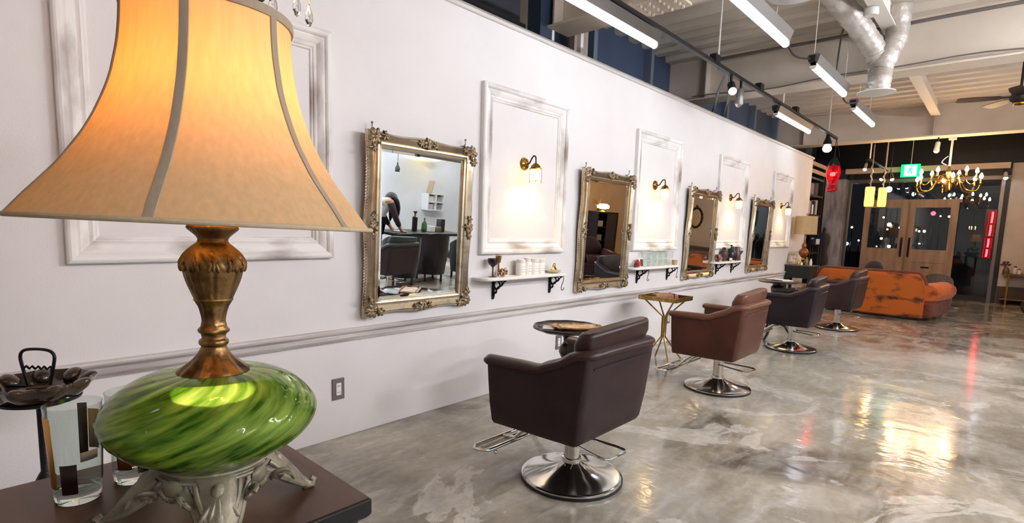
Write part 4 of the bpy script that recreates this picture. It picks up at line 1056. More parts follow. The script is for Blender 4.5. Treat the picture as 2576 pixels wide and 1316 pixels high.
# swirled glass body
GP = [(.058, .080), (.070, .082), (.082, .090), (.097, .100), (.113, .110), (.127, .120), (.136, .130), (.1425, .140), (.146, .150), (.1468, .160), (.1438, .170), (.137, .180), (.128, .190), (.1165, .200), (.099, .210), (.078, .217), (.050, .221)]
def denser(P, m=4):
    q = smoothpath([(r, 0, z) for r, z in P], m); return [(p[0], p[2]) for p in q]
GD = denser(GP, 5)
def swirl(r, th, z):
    k = 1 if r > .055 else 0
    a = th-(z-.08)*15
    return r*(1+k*(.0035*math.sin(26*a)+.0025*math.sin(11*a+1.3)))
M_green_g = None
def greenglass():
    m, nt, out = new_mat('swirled_green_glass')
    g = nt.nodes.new('ShaderNodeBsdfGlass'); g.inputs['IOR'].default_value = 1.25; g.inputs['Roughness'].default_value = .14
    tc = nt.nodes.new('ShaderNodeTexCoord'); sp = nt.nodes.new('ShaderNodeSeparateXYZ'); nt.links.new(tc.outputs['Object'], sp.inputs[0])
    at = nt.nodes.new('ShaderNodeMath'); at.operation = 'ARCTAN2'; nt.links.new(sp.outputs[1], at.inputs[0]); nt.links.new(sp.outputs[0], at.inputs[1])
    zz = nt.nodes.new('ShaderNodeMath'); zz.operation = 'MULTIPLY_ADD'; zz.inputs[1].default_value = -15; nt.links.new(sp.outputs[2], zz.inputs[0]); nt.links.new(at.outputs[0], zz.inputs[2])
    co = nt.nodes.new('ShaderNodeMath'); co.operation = 'COSINE'; nt.links.new(zz.outputs[0], co.inputs[0])
    si = nt.nodes.new('ShaderNodeMath'); si.operation = 'SINE'; nt.links.new(zz.outputs[0], si.inputs[0])
    cb = nt.nodes.new('ShaderNodeCombineXYZ'); nt.links.new(co.outputs[0], cb.inputs[0]); nt.links.new(si.outputs[0], cb.inputs[1])
    zs = nt.nodes.new('ShaderNodeMath'); zs.operation = 'MULTIPLY'; zs.inputs[1].default_value = 6; nt.links.new(sp.outputs[2], zs.inputs[0]); nt.links.new(zs.outputs[0], cb.inputs[2])
    n = nt.nodes.new('ShaderNodeTexNoise'); n.inputs['Scale'].default_value = 5.5; n.inputs['Detail'].default_value = 3; nt.links.new(cb.outputs[0], n.inputs['Vector'])
    r = nt.nodes.new('ShaderNodeValToRGB'); e = r.color_ramp.elements
    e[0].position = .34; e[0].color = (*lin('#8fb94e'), 1); e[1].position = .62; e[1].color = (*lin('#f0fac8'), 1)
    nt.links.new(n.outputs[0], r.inputs[0]); nt.links.new(r.outputs[0], g.inputs['Color'])
    d = nt.nodes.new('ShaderNodeBsdfTranslucent'); r2 = nt.nodes.new('ShaderNodeValToRGB'); e = r2.color_ramp.elements
    e[0].position = .34; e[0].color = (*lin('#4d8420'), 1); e[1].position = .66; e[1].color = (*lin('#d2f86a'), 1)
    nt.links.new(n.outputs[0], r2.inputs[0]); nt.links.new(r2.outputs[0], d.inputs[0])
    d2 = nt.nodes.new('ShaderNodeBsdfDiffuse'); nt.links.new(r2.outputs[0], d2.inputs[0])
    ad = nt.nodes.new('ShaderNodeMixShader'); ad.inputs[0].default_value = .5; nt.links.new(d.outputs[0], ad.inputs[1]); nt.links.new(d2.outputs[0], ad.inputs[2])
    mx = nt.nodes.new('ShaderNodeMixShader'); mx.inputs[0].default_value = .48
    nt.links.new(g.outputs[0], mx.inputs[1]); nt.links.new(ad.outputs[0], mx.inputs[2])
    fr = nt.nodes.new('ShaderNodeFresnel'); fr.inputs[0].default_value = 1.36
    gl = nt.nodes.new('ShaderNodeBsdfGlossy'); gl.inputs['Roughness'].default_value = .03
    m2 = nt.nodes.new('ShaderNodeMixShader'); nt.links.new(fr.outputs[0], m2.inputs[0]); nt.links.new(mx.outputs[0], m2.inputs[1]); nt.links.new(gl.outputs[0], m2.inputs[2])
    nt.links.new(m2.outputs[0], out.inputs[0]); return m
M_gg = greenglass()
inner = [(max(.02, r-.005), min(max(z, .0855), .216)) for r, z in GD]
b = MB()
out_r = [(r, z) for r, z in GD]
prof = out_r+[(r, z) for r, z in inner[::-1]]
ng = 220; rs = []
for i, (r, z) in enumerate(prof):
    rs.append([(swirl(r, 2*PI*j/ng, z)*math.cos(2*PI*j/ng), swirl(r, 2*PI*j/ng, z)*math.sin(2*PI*j/ng), z) for j in range(ng)])
b.rings(rs, True, False, True)
b.build('glass_body', M_gg, t, smooth=80)
MB().tube([(0, 0, .09), (0, 0, .21)], .007, 10).build('inner_rod', pmat('dark_rod', '#1c1a14', .5), t)
MB().lathe([(.010, .168), (.035, .172), (.056, .18), (.058, .186), (.045, .193), (.02, .198), (.010, .2)], 24).build('added_glow_disc', emat('added_glass_glow', '#fff0a0', 2.2), t)  # glowing disc added to imitate lamp light caught in the glass
# gilt stem
SP = [(0, .214), (.0475, .2135), (.050, .2165), (.047, .222), (.038, .23), (.030, .237), (.0235, .245), (.0195, .252), (.0172, .258), (.0195, .2605), (.0205, .264), (.0195, .2675), (.0165, .27), (.0163, .276),
      (.0195, .279), (.0215, .283), (.0185, .288), (.017, .292), (.0162, .297), (.0172, .305), (.0205, .318), (.0255, .327), (.027, .3285), (.0262, .330), (.0285, .336), (.0335, .348), (.0378, .360), (.0405, .371), (.0425, .379), (.0428, .386), (.0408, .394),
      (.035, .402), (.0275, .409), (.0215, .414), (.0205, .4185), (.0225, .4225), (.029, .429), (.0338, .4335), (.0342, .437), (.031, .4395), (.021, .441), (.0205, .445), (0, .446)]
def flute(r, th, z):
    if .331 < z < .376: return r*(1-.055*abs(math.cos(5*th))**8+.02*math.cos(10*th))
    if .376 <= z < .404: return r*(1+.035*math.cos(10*th)*math.sin((z-.376)/.028*PI)+.022*math.sin(22*th+z*380))
    if .216 < z < .25: return r*(1+.05*math.cos(11*th)*min(1, (.25-z)/.02))
    if .297 < z < .326: return r*(1+.03*math.cos(10*th))
    if .272 < z < .29: return r*(1+.05*math.cos(4*th+z*300))
    if .427 < z < .438: return r*(1+.012*math.cos(24*th))
    return r
MB().lathe(denser(SP[1:-1], 3), 120, fr=flute).build('gilt_stem', M_bronze, t, smooth=50)
b = MB()
for k in range(10):       # acanthus leaves on the shoulder
    a = 2*PI*k/10
    for (r, z, ln, w) in ((.040, .392, .010, .0075), (.0425, .381, .0085, .0065)):
        for s in (-.32, 0, .32):
            b.sph((r*math.cos(a+s*.35), r*math.sin(a+s*.35), z-abs(s)*.006), (.0035, w*.5, ln), 8, 6, rot=(s*.8, -.55 if z > .385 else .1, a+s*.35))
b.build('leaf_relief', M_bronze, t)
MB().lathe([(0, .446), (.013, .446), (.013, .5), (.018, .505), (.018, .55), (.012, .556), (0, .556)], 20).build('bulb_socket', M_brass, t)
MB().lathe([(0, .555), (.012, .556), (.014, .57), (.027, .60), (.031, .62), (.027, .642), (.014, .656), (0, .659)], 20).build('bulb', emat('main_bulb', '#ffbc70', 21), t)
b = MB()
for s in (-1, 1): b.tube(smoothpath([(s*.018, 0, .50), (s*.05, 0, .55), (s*.055, 0, .62), (s*.03, 0, .70), (0, 0, .725)], 5), .0022, 7)
b.build('harp', M_brass, t)
# bell shade of six panels
SH = [(.228, .4425), (.2235, .448), (.216, .458), (.207, .470), (.1905, .4905), (.175, .5105), (.1622, .5305), (.1502, .5505), (.1402, .5705), (.1318, .5905), (.1245, .6105), (.1185, .6305), (.1145, .6505), (.111, .6705), (.1088, .6905), (.1075, .7105), (.1068, .738)]
SD = denser(SH, 4)
RIB0 = R(-108.1-16.2)
def panel(r, th, z):
    q = ((th-RIB0) % (PI/3))-PI/6       # soft flattening between ribs
    return r*(1-.012*(1-abs(q)/(PI/6)))
M_shade = shade_mat('cream_silk_shade', '#e6d2a8', '#e6b06a', .42)
MB().lathe(SD, 180, fr=panel, caps=False).build('lamp_shade', M_shade, t, smooth=80)
M_trim = shade_mat('taupe_binding', '#b3a28c', '#5a452e', .12)
for k in range(6):
    a = RIB0+k*PI/3; rs = []
    for (r, z) in SD:
        w = .0058/r; ring = []
        for (o, da) in ((-.0010, -w), (.0016, -w*.9), (.0022, 0), (.0016, w*.9), (-.0010, w)):
            ring.append(((r+o)*math.cos(a+da), (r+o)*math.sin(a+da), z))
        rs.append(ring)
    MB().rings(rs).build('panel_rib', M_trim, t, smooth=60)
b = MB(); rs = []
for (o, z) in ((-.0015, .7265), (.0018, .727), (.0028, .733), (.0018, .7395), (-.0015, .7395)):
    rs.append([((.1070+o)*math.cos(2*PI*j/96), (.1070+o)*math.sin(2*PI*j/96), z) for j in range(96)])
b.rings(rs, True, False, True).build('top_binding', M_trim, t)
b = MB(); b.tube([(.2275*math.cos(2*PI*j/120), .2275*math.sin(2*PI*j/120), .4425) for j in range(120)], .0032, 8, closed=True)
b.build('lower_binding', shade_mat('cream_binding', '#d8c6a6', '#b08a58', .2), t)
b = MB()
for k in range(3):
    a = k*2*PI/3; b.tube([(0, 0, .724), (.106*math.cos(a), .106*math.sin(a), .731)], .0018, 6)
b.build('shade_spider', M_brass, t)
MB().lathe([(0, .724), (.01, .725), (.008, .735), (.013, .75), (.008, .765), (0, .768)], 14).build('finial', M_brass, t)

# ------------------------------------------------------------------ highball glasses
M_goldp = pmat('gold_print', '#d6a04c', .3, metal=.5); M_darkp = pmat('dark_brown_print', '#2c1f18', .35); M_greyp = pmat('pale_print', '#c4c0b8', .5)
def highball(x, y, label, rz):
    t = thing('highball_glass', label, 'drinking glass', (x, y, TZ), rz, 'patterned highball glasses')
    b = MB(); n = 64
    MB().lathe([(0, .001), (.028, 0), (.0303, .003), (.0312, .019), (.026, .0195), (.02, .017), (0, .0155)], n).build('glass_foot', M_clearg, t, smooth=40)
    MB().lathe([(.0313, .018), (.0373, .1545), (.0378, .156), (.0371, .1568), (.0364, .155), (.0303, .022)], n, caps=False).build('glass_wall', M_clear, t, smooth=60)
    def patch(nm, a0, a1, z0, z1, m):
        rs = []
        for zq in (z0, (z0+z1)/2, z1):
            r = .0315+(zq-.02)/.135*.006+.0004
            rs.append([(r*math.cos(a0+(a1-a0)*k/10), r*math.sin(a0+(a1-a0)*k/10), zq) for k in range(11)])
        MB().rings(rs, False, False).build(nm, m, t, solid=.0003)
    patch('gold_print', R(172), R(212), .028, .142, M_goldp)
    patch('dark_print', R(225), R(262), .02, .068, M_darkp)
    patch('gold_print', R(22), R(52), .07, .135, M_goldp)
    patch('dark_print', R(54), R(74), .06, .145, M_darkp)
    patch('dark_print', R(330), R(350), .03, .085, M_darkp)
    patch('pale_print', R(270), R(312), .07, .085, M_greyp)
    return t
highball(.141, 1.05, 'tall clear highball glass with gold and brown patches, left of the green lamp', 0)
highball(.221, 1.068, 'clear highball glass partly hidden behind the green lamp foot', R(40))

# ------------------------------------------------------------------ ashtray stand by the wall
t = thing('ashtray_stand', 'black iron pedestal ashtray with scalloped brown glass dish and loop handle', 'ashtray', (.205, 2.07, 0))
M_amb = pmat('brown_lustre_glass', '#2c211c', .1, col2='#4a3828', scale=12, coat=.6)
sc = lambda r, th, z: r*(1+.05*math.cos(9*th)*min(1, r/.12)) if r > .05 else r
MB().lathe([(0, .655), (.06, .652), (.10, .665), (.125, .69), (.132, .706), (.127, .712), (.115, .70), (.09, .678), (.05, .668), (0, .668)], 90, fr=sc).build('dish', M_amb, t)
for k in range(9):
    a = 2*PI*k/9; MB().sph((.112*math.cos(a), .112*math.sin(a), .698), (.03, .024, .015), 12, 8, rot=(0, -.5, a)).build('dish_lobe', M_amb, t)
b = MB(); b.lathe([(0, .64), (.07, .642), (.098, .652), (.1, .66), (.06, .652), (0, .65)], 40)
b.lathe([(0, .0), (.13, 0), (.13, .012), (.04, .03), (.015, .05), (.012, .35), (.02, .36), (.028, .385), (.028, .40), (.018, .42), (.012, .43), (.012, .63), (.03, .645), (0, .65)], 24)
b.build('stand', M_blackm, t)
b = MB(); dx, dy = .67, -.74
def hp(u, z): return (u*dx, u*dy, z)
pts = [hp(-.030, .68), hp(-.048, .755), hp(-.05, .785), hp(-.036, .80), hp(0, .804), hp(.036, .80), hp(.05, .785), hp(.046, .755), hp(.028, .68)]
b.tube(smoothpath(pts, 4), .0045, 8)
b.tube([hp(-.044+.0088*k, .748+.004*((k % 2)*2-1)) for k in range(11)], .0035, 6)
b.tube([hp(-.10, .69), hp(.10, .69)], .005, 6)
b.build('handle', M_blackm, t)
tag(MB().tube([(.175, 2.055, .694), (.245, 2.012, .698)], .0045, 8).build('incense_stick', pmat('brown_stick', '#5a3d2a', .7)), 'thin brown stick lying across the scalloped ashtray dish', 'stick')

# ------------------------------------------------------------------ crystal drops above the lampshade, from a small chandelier over the table
M_cfill = emat('crystal_fill_glow', '#ffae6c', 26)
t = thing('crystal_chandelier', 'small crystal chandelier hanging above the big lampshade, only its drops in view, warm bulbs added', 'chandelier', (.46, 1.0, 1.56))
b = MB(); b.tube(arc((0, 0, .105), .10, 0, 2*PI, 40, 'xy')[:-1], .005, 8, closed=True)
b.tube([(0, 0, .10), (0, 0, 1.5)], .004, 8)
for k in range(3):
    a = k*2*PI/3; b.tube([(.1*math.cos(a), .1*math.sin(a), .105), (0, 0, .2)], .003, 6)
b.sph((0, 0, .11), (.014, .014, .022), 12, 8)
b.build('frame', M_brass, t)
for k in range(5):
    a = k*2*PI/5+.3
    MB().lathe([(0, .10), (.008, .10), (.008, .17), (.014, .185), (.017, .205), (.008, .235), (0, .24)], 12, c=(.1*math.cos(a), .1*math.sin(a), 0)).build('candle_bulb', M_cfill, t)  # bulbs added above the view to warm the left of the wall
MB().lathe([(0, 0), (.03, 0), (.05, .02), (0, .03)], 20, c=(0, 0, 1.48)).build('ceiling_cup', M_brass, t)
M_cry = glassmat('crystal', '#ffffff', 0, 1.5)
for (x, y, z, s) in ((-.012, .002, .003, 1.0), (.014, -.034, .0, .9), (-.05, .07, .02, 1), (.08, .05, .02, 1), (-.09, -.03, .03, .9)):
    b = MB(); b.lathe([(0, 0), (.004*s, .003), (.0078*s, .012), (.007*s, .022), (.003*s, .036), (.0012, .042), (0, .042)], 8, c=(x, y, z)); b.build('crystal_drop', M_cry, t, smooth=0)
    b = MB(); b.tube([(x, y, z+.04), (x, y, .107)], .0008, 5); b.build('wire', M_brass, t)
b = MB(); b.tube([(-.03+.011*math.cos(a), .02, .038+.011*math.sin(a)) for a in [k*2*PI/16 for k in range(16)]], .0026, 7, closed=True)
b.build('hook_ring', M_blackm, t)
# ------------------------------------------------------------------ fluorescent battens, duct rail
M_bat = pmat('batten_body', '#75726f', .45, metal=.2)
M_tube = emat('cool_white_tube', '#f2f6ff', 2.7)
M_tuben = emat('cool_white_tube_dim', '#f2f6ff', 2.4)
M_tubefill = emat('added_fill_tube', '#f4f4fb', 135)  # much stronger tube for the added fill battens
def batten(x0, x1, y, z, label, top=3.42, mt=None, ho=.25):
    xc, L = (x0+x1)/2, x1-x0
    t = thing('fluorescent_light', label, 'ceiling light', (xc, y, z), group='fluorescent battens')
    sec = [(-.028, .02), (-.05, .085), (-.03, .1), (.03, .1), (.05, .085), (.028, .02)]
    MB().rings([[(s*L/2, a, h) for a, h in sec] for s in (-1, 1)]).build('body', M_bat, t, smooth=0)
    b = MB(); b.tube([(-L/2+.012, 0, 0), (L/2-.012, 0, 0)], .024, 16); b.build('tube', mt or M_tube, t)
    for s in (-1, 1):
        b = MB(); b.cyl((s*(L/2-.012), 0, 0), (s*L/2, 0, 0), .026); b.box((s*(L/2-.008), 0, .02), (.016, .05, .03))
        b.build('end_cap', M_whitep, t)
        MB().cyl((s*(L/2-ho), 0, .09), (s*(L/2-ho), 0, top-z), .003 if top > 3 else .012, n=6).build('hanger', M_rod if top > 3 else M_blackp, t)
    b = MB(); b.box((-L/2-.02, 0, .05), (.06, .05, .05)); b.build('connector', M_blackp, t, smooth=0)
    return t
batten(2.40, 3.84, 2.10, 2.60, 'nearest fluorescent batten, hung under the black rail above the wall', 2.722, M_tuben)
batten(6.74, 8.18, 2.10, 2.60, 'far fluorescent batten, hung under the black rail above the wall', 2.722, M_tuben)
batten(3.20, 4.385, 1.335, 2.60, 'nearest batten of the middle row, above the salon chairs')
batten(5.06, 6.235, 1.315, 2.60, 'second batten of the middle row, left of the silver air hose', ho=.015)
batten(6.92, 8.08, 1.36, 2.60, 'farthest batten of the middle row, below the white purlin')
batten(-1.9, -.7, 1.33, 2.60, 'unseen batten added behind the camera in line with the middle row')  # added out of view for more light, carrying the row on
for x0, y0 in ((.6, -2.9), (2.6, -1.3), (4.2, -2.9), (5.4, -1.3), (7.0, -2.9)):  # battens added out of view to fill the long wall with light
    batten(x0, x0+1.2, y0, 2.60, 'unseen fill batten added across the room at %d m' % int(x0+10), mt=M_tubefill)
def rod(name, a, b_, r, m, label, cat='rod', group=None):
    return tag(MB().cyl(a, b_, r, n=8).build(name, m), label, cat, group)
t = thing('lighting_rail', 'black lighting rail running above the top of the white wall', 'lighting rail', (5.9, 2.10, 2.735))
MB().bx(-4.5, 3.85, -.018, .018, -.016, .016).build('rail', M_blackp, t, smooth=0)
for x in (-.95, .25, 1.6): MB().bx(x-.05, x+.05, -.03, .03, .0, .07).build('joint_box', M_blackp, t, smooth=0)
for x in (-2.9, -.88, 1.09, 3.32): MB().cyl((x, 0, .01), (x, 0, .68), .009, n=8).build('rod', M_rod, t)
for x in (-3.3, -2.3, 1.0, 2.1): MB().cyl((x, 0, -.04), (x, 0, -.012), .02, n=10).build('clip', M_blackp, t)
for (xa, xb, y, lb) in ((4.385, 5.0, 1.325, 'black cable between the first two battens of the middle row'), (6.235, 6.87, 1.335, 'black cable between the second and third battens of the middle row')):
    cable('light_cord', smoothpath([(xa-.02, y, 2.62), (xa+.12, y, 2.57), ((xa+xb)/2, y, 2.58), (xb+.02, y, 2.65)], 6), .008, M_blackp, lb)
# track spots and pendants on the rail
M_spotl = emat('spot_lens', '#eef4ff', 30)
def spot(x, y, zt, label, d, lit=True, m=M_blackp, s=1.0):
    t = thing('track_spotlight', label, 'spotlight', (x, y, zt))
    MB().cyl((0, 0, 0), (0, 0, -.07*s), .012*s, n=10).build('stem', M_blackp, t)
    v = Vector(d).normalized(); a = Vector((0, 0, -.08*s)); e = a+v*.14*s
    MB().tube([tuple(a-v*.01), tuple(a+v*.01), tuple(a+v*.09*s), tuple(e)], [.022*s, .034*s, .036*s, .044*s], 16).build('can', m, t)
    MB().sph(tuple(a+v*.135*s), (.036*s, .036*s, .036*s), 14, 8).build('lens', M_spotl if lit else M_chrome, t)
    return t
spot(5.36, 2.10, 2.72, 'lit spotlight aimed down the room, left of the pair on the black rail', (-.55, -.35, -.6))
spot(5.62, 2.10, 2.72, 'unlit grey spotlight hanging right beside the lit one on the black rail', (.1, .1, -1), False, pmat('grey_can', '#9a9a9c', .4, metal=.4))
b = MB(); b.tube(smoothpath([(5.1, 2.12, 2.72), (5.45, 2.2, 2.77), (5.8, 2.4, 2.70), (6.42, 2.70, 2.66), (6.55, 2.80, 2.62), (6.6, 2.84, 2.45)], 6), .014, 8)
tag(b.build('loose_cable', M_navyf), 'pale grey cable looping from the black rail down behind the white wall', 'cable')
b = MB(); b.tube(smoothpath([(5.35, 2.12, 2.72), (5.7, 2.25, 2.76), (6.2, 2.45, 2.70), (6.72, 2.70, 2.66), (6.85, 2.80, 2.62), (6.9, 2.84, 2.45)], 6), .010, 8)
tag(b.build('loose_cable', M_navyf), 'second grey cable looping from the black rail beside the lit spotlight', 'cable')
t = thing('bulb_pendant', 'glowing clear bulb in a dark holder at the far end of the black rail', 'pendant lamp', (9.22, 2.10, 2.72))
MB().lathe([(0, 0), (.025, 0), (.03, -.05), (.055, -.11), (.06, -.15), (.03, -.155), (0, -.15)], 20).build('holder', M_blackp, t)
MB().lathe([(0, -.145), (.02, -.15), (.05, -.18), (.062, -.21), (.05, -.24), (.02, -.26), (0, -.262)], 20).build('bulb', emat('cold_bulb', '#e6f2ff', 30), t)
M_red = pmat('red_lantern_glass', '#b80f22', .1, trans=.75, ior=1.3, emit='#ff1a2c', estr=.05, col2='#7a0a18', scale=14)
t = thing('red_lantern', 'red glass lantern hanging before the tall dark shelf unit', 'pendant lamp', (9.74, 2.10, 2.735))
b = MB(); b.tube([(0, 0, 0), (0, 0, -.3)], .006, 6); b.tube(smoothpath([(.0, -.01, -.02), (-.03, -.03, -.12), (.02, -.05, -.2), (.03, -.06, -.3)], 5), .004, 6)
b.build('chain', M_blackm, t)
MB().lathe([(0, -.28), (.03, -.29), (.05, -.33), (.085, -.40), (.09, -.42), (.05, -.425), (0, -.42)], 20).build('cap', M_blackm, t)
MB().lathe([(0, -.42), (.08, -.425), (.095, -.48), (.10, -.54), (.085, -.62), (.055, -.69), (.062, -.74), (.078, -.79), (.07, -.815), (.03, -.83), (0, -.83)], 28, fr=lambda r, th, z: r*(1+.05*math.cos(8*th))).build('red_glass', M_red, t)
MB().sph((0, 0, -.55), .03, 12, 8).build('bulb', emat('red_bulb', '#ff5038', 40), t)
# beyond: entrance rail with small spots, cylinder pendants
t = thing('entrance_rail', 'short black rail with small spots above the entrance doors', 'lighting rail', (12.4, 1.93, 2.6))
MB().bx(-1.0, 1.15, -.016, .016, -.014, .014).build('rail', M_blackp, t, smooth=0)
for x in (-.85, .9): MB().cyl((x, 0, .01), (x, 0, .82), .012, n=8).build('rod', M_rod, t)
spot(11.52, 1.97, 2.59, 'small spot at the left end of the entrance rail', (-.4, .1, -1), True, M_chromeb, .8)
spot(13.2, 1.93, 2.59, 'left lamp of the twin spots at the right end of the entrance rail', (-.3, .3, -1), True, M_brass, .95)
spot(13.3, 1.84, 2.59, 'right lamp of the twin spots at the right end of the entrance rail', (-.3, -.3, -1), True, M_brass, .95)
spot(11.3, .965, 2.87, 'small white triangular spot under the front ceiling beam left of the chandelier rod', (.2, .1, -1), True, M_whitep, 1.0)
spot(14.1, .12, 2.60, 'bright small spot at the right end of the entrance header', (-.5, -.1, -1), True, M_whitep, .9)
M_paper = emat('warm_paper_cylinder', '#ffc874', .8)
for (x, y, z1, r, lb) in ((11.6, 1.885, 2.12, .078, 'glowing cylinder pendant left, before the entrance doors'), (12.1, 1.765, 2.14, .072, 'glowing cylinder pendant right, before the entrance doors')):
    t = thing('cylinder_pendant', lb, 'pendant lamp', (x, y, z1), group='glowing cylinder pendants')
    MB().lathe([(r*.9, -.35), (r, -.30), (r*.95, -.15), (r, -.03), (r*.92, 0)], 24, caps=False).build('lamp_shade', M_paper, t)
    MB().cyl((0, 0, -.01), (0, 0, .75), .009, n=8).build('cord', pmat('braided_cord', '#8d7c68', .7), t)
    b = MB(); b.tube([(.02*math.sin(k*1.3), .02*math.cos(k*1.3), .06+.03*k) for k in range(12)], .006, 6); b.build('cord_coil', M_rod, t)
t = thing('globe_bulb', 'bare warm bulb hanging just right of the cylinder pendants', 'pendant lamp', (12.0, 1.66, 2.10))
MB().sph((0, 0, 0), .05, 16, 10).build('bulb', emat('warm_globe', '#ffd080', 22), t); MB().cyl((0, 0, .04), (0, 0, .77), .005, n=6).build('cord', M_blackp, t)

# ------------------------------------------------------------------ chandelier
t = thing('brass_chandelier', 'many armed brass chandelier with glowing candle bulbs above the waiting area', 'chandelier', (11.4, .79, 2.05))
M_chb = pmat('bright_brass', '#d0a04a', .2, metal=1)
M_flame = emat('candle_bulb_glow', '#ffd2a0', 90)
b = MB(); b.lathe([(0, -.06), (.02, -.05), (.03, -.02), (.05, .02), (.06, .06), (.03, .1), (.02, .2), (.035, .25), (.02, .3), (.012, .36), (0, .37)], 20)
b.build('hub', M_chb, t)
b = MB(); b.cyl((0, 0, .36), (0, 0, .83), .016, n=10); b.tube(smoothpath([(.0, .03, .52), (.04, .08, .48), (-.02, .1, .42), (.0, .04, .38)], 5), .007, 6); b.build('rod', M_rod, t)
MB().bx(-.05, .05, -.05, .05, .78, .83).build('bracket', M_beamw, t, smooth=0)
for k in range(12):
    a = 2*PI*k/12+.2; c, s = math.cos(a), math.sin(a); up = k % 2; r = .44 if not up else .36; z = .13 if not up else .235
    P = smoothpath([(.03*c, .03*s, .05+.1*up), (.16*c, .16*s, .12+.1*up), (.26*c, .26*s, -.03+.11*up), (r*.9*c, r*.9*s, -.05+.12*up), (r*c, r*s, .04+.12*up)], 5)
    ar = MB().tube(P, .0085, 8).build('arm', M_chb, t)
    MB().lathe([(0, 0), (.03, .004), (.036, .014), (.014, .014), (.013, z-.05-.12*up), (0, z-.05-.12*up)], 12, c=(r*c, r*s, .04+.12*up)).build('candle_cup', M_chb, ar)
    MB().lathe([(0, 0), (.014, .004), (.026, .03), (.02, .055), (.006, .085), (0, .09)], 12, c=(r*c, r*s, z+.0)).build('candle_bulb', M_flame, ar)


# ------------------------------------------------------------------ exit sign with running figure
t = thing('exit_sign', 'green and white running figure exit sign under the ceiling above the doors', 'sign', (14.0, 1.60, 2.63))
M_exg = emat('exit_green', '#17c46a', 1.5); M_exw = emat('exit_white', '#eafff0', 2.2)
MB().bx(-.03, .03, -.16, .16, -.135, .125).build('housing', M_exg, t, smooth=0)
MB().bx(-.034, -.03, -.11, .10, -.115, .105).build('face', M_exw, t, smooth=0)
b = MB(); X = -.037
def fig(P, r): b.tube([(X, -u, v) for u, v in P], r, 6)
b.sph((X, -.022, .068), (.003, .017, .017), 12, 8)
fig([(.012, .045), (-.005, -.005)], .016); fig([(-.002, 0), (.03, -.03), (.022, -.08)], .011); fig([(-.005, 0), (-.03, -.04), (-.06, -.05)], .011)
fig([(.012, .04), (.045, .02), (.058, .04)], .008); fig([(.006, .04), (-.028, .03), (-.04, 0)], .008)
b.build('running_figure', M_exg, t)
MB().cyl((0, .0, .12), (0, 0, .78), .008, n=6).build('hanging_rod', M_rod, t)
# red neon strip sign inside the window
t = thing('neon_sign', 'vertical red neon sign at the right edge of the shop window', 'neon sign', (14.30, .245, 0))
M_neon = emat('red_neon', '#ff3038', 5)
MB().bx(.03, .045, -.09, .09, .84, 1.84).build('backing', pmat('clear_red_backing', '#2a0c10', .3), t, smooth=0)
def neo(P, r=.011):
    MB().tube(smoothpath([(0, -u, z) for u, z in P], 4), r, 8).build('neon_stroke', M_neon, t)
M_neond = emat('red_neon_halo', '#e0101c', .5)
for (za, zb, u) in ((1.57, 1.79, .012), (1.32, 1.53, .006), (1.09, 1.26, 0), (.90, 1.05, -.006)):
    MB().tube([(0, -u, za), (0, -u-.006, (za+zb)/2), (0, -u-.004, zb)], .017, 10).build('neon_stroke', M_neon, t)
    MB().tube([(.006, -u+sy*.05, z_) for sy, z_ in ((-1, za-.01), (1, za-.01), (1, zb+.01), (-1, zb+.01))], .008, 8, closed=True).build('neon_halo', M_neond, t)  # dim glowing loops imitate the red halo round each stroke

# ------------------------------------------------------------------ air hoses, fan, junction
M_foil = pmat('silver_foil_hose', '#d4cfc8', .38, metal=.35, col2='#b5aea6', scale=9, bump=.9, bscale=34)
def hose(pts, r, n=14):
    P = smoothpath(pts, n); rd = [r*(1+.045*math.sin(i*2.1)+.03*math.sin(i*.83)) for i in range(len(P))]
    return P, rd
t = thing('air_hose', 'wrinkled silver flexible air hose ending in a white ceiling vent', 'air duct', (6.3, 1.06, 2.6))
P, rd = hose([(-1.15, .35, .78), (-.75, .28, .72), (-.35, .16, .58), (-.02, .06, .42), (.05, .0, .25), (-.02, -.02, .1), (0, -.01, .02)], .098)
MB().tube(P, rd, 20).build('hose', M_foil, t, smooth=70)
MB().lathe([(.1, .03), (.105, .01), (.16, 0), (.163, -.008), (.12, -.012), (.03, -.03), (0, -.03)], 32).build('vent', M_whitep, t)
P, rd = hose([(.10, -.10, .8), (.12, -.10, .55), (.06, -.05, .36), (.02, -.01, .2)], .10, 8)
MB().tube(P, rd, 18).build('hose_branch', M_foil, t, smooth=70)
t = thing('air_hose', 'second silver air hose with round vent at the top edge, above the nearest battens', 'air duct', (4.02, 1.20, 2.80))
P, rd = hose([(.3, -.25, .6), (.2, -.15, .5), (.05, -.03, .3), (0, 0, .02)], .1, 10)
MB().tube(P, rd, 18).build('hose', M_foil, t, smooth=70)
MB().lathe([(.1, .03), (.11, .01), (.155, 0), (.158, -.01), (.12, -.016), (.03, -.035), (0, -.035)], 32).build('vent', M_whitep, t)
t = tag(MB().lathe([(0, 0), (.05, 0), (.058, .015), (.055, .06), (0, .07)], 24).build('ceiling_sensor', M_whitep, loc=(5.72, 1.06, 3.13)), 'round white ceiling sensor under the white purlin by the air hose', 'sensor')
t = thing('ceiling_fan', 'dark ceiling fan at the right edge, below the painted deck', 'ceiling fan', (9.0, .04, 2.94))
MB().lathe([(0, -.09), (.05, -.085), (.09, -.05), (.1, 0), (.07, .05), (.02, .07), (.014, .1), (.014, .46), (0, .46)], 24).build('motor', M_ebony, t)
MB().lathe([(.02, -.1), (.06, -.09), (.065, -.07), (.03, -.06)], 20).build('brass_ring', M_brass, t)
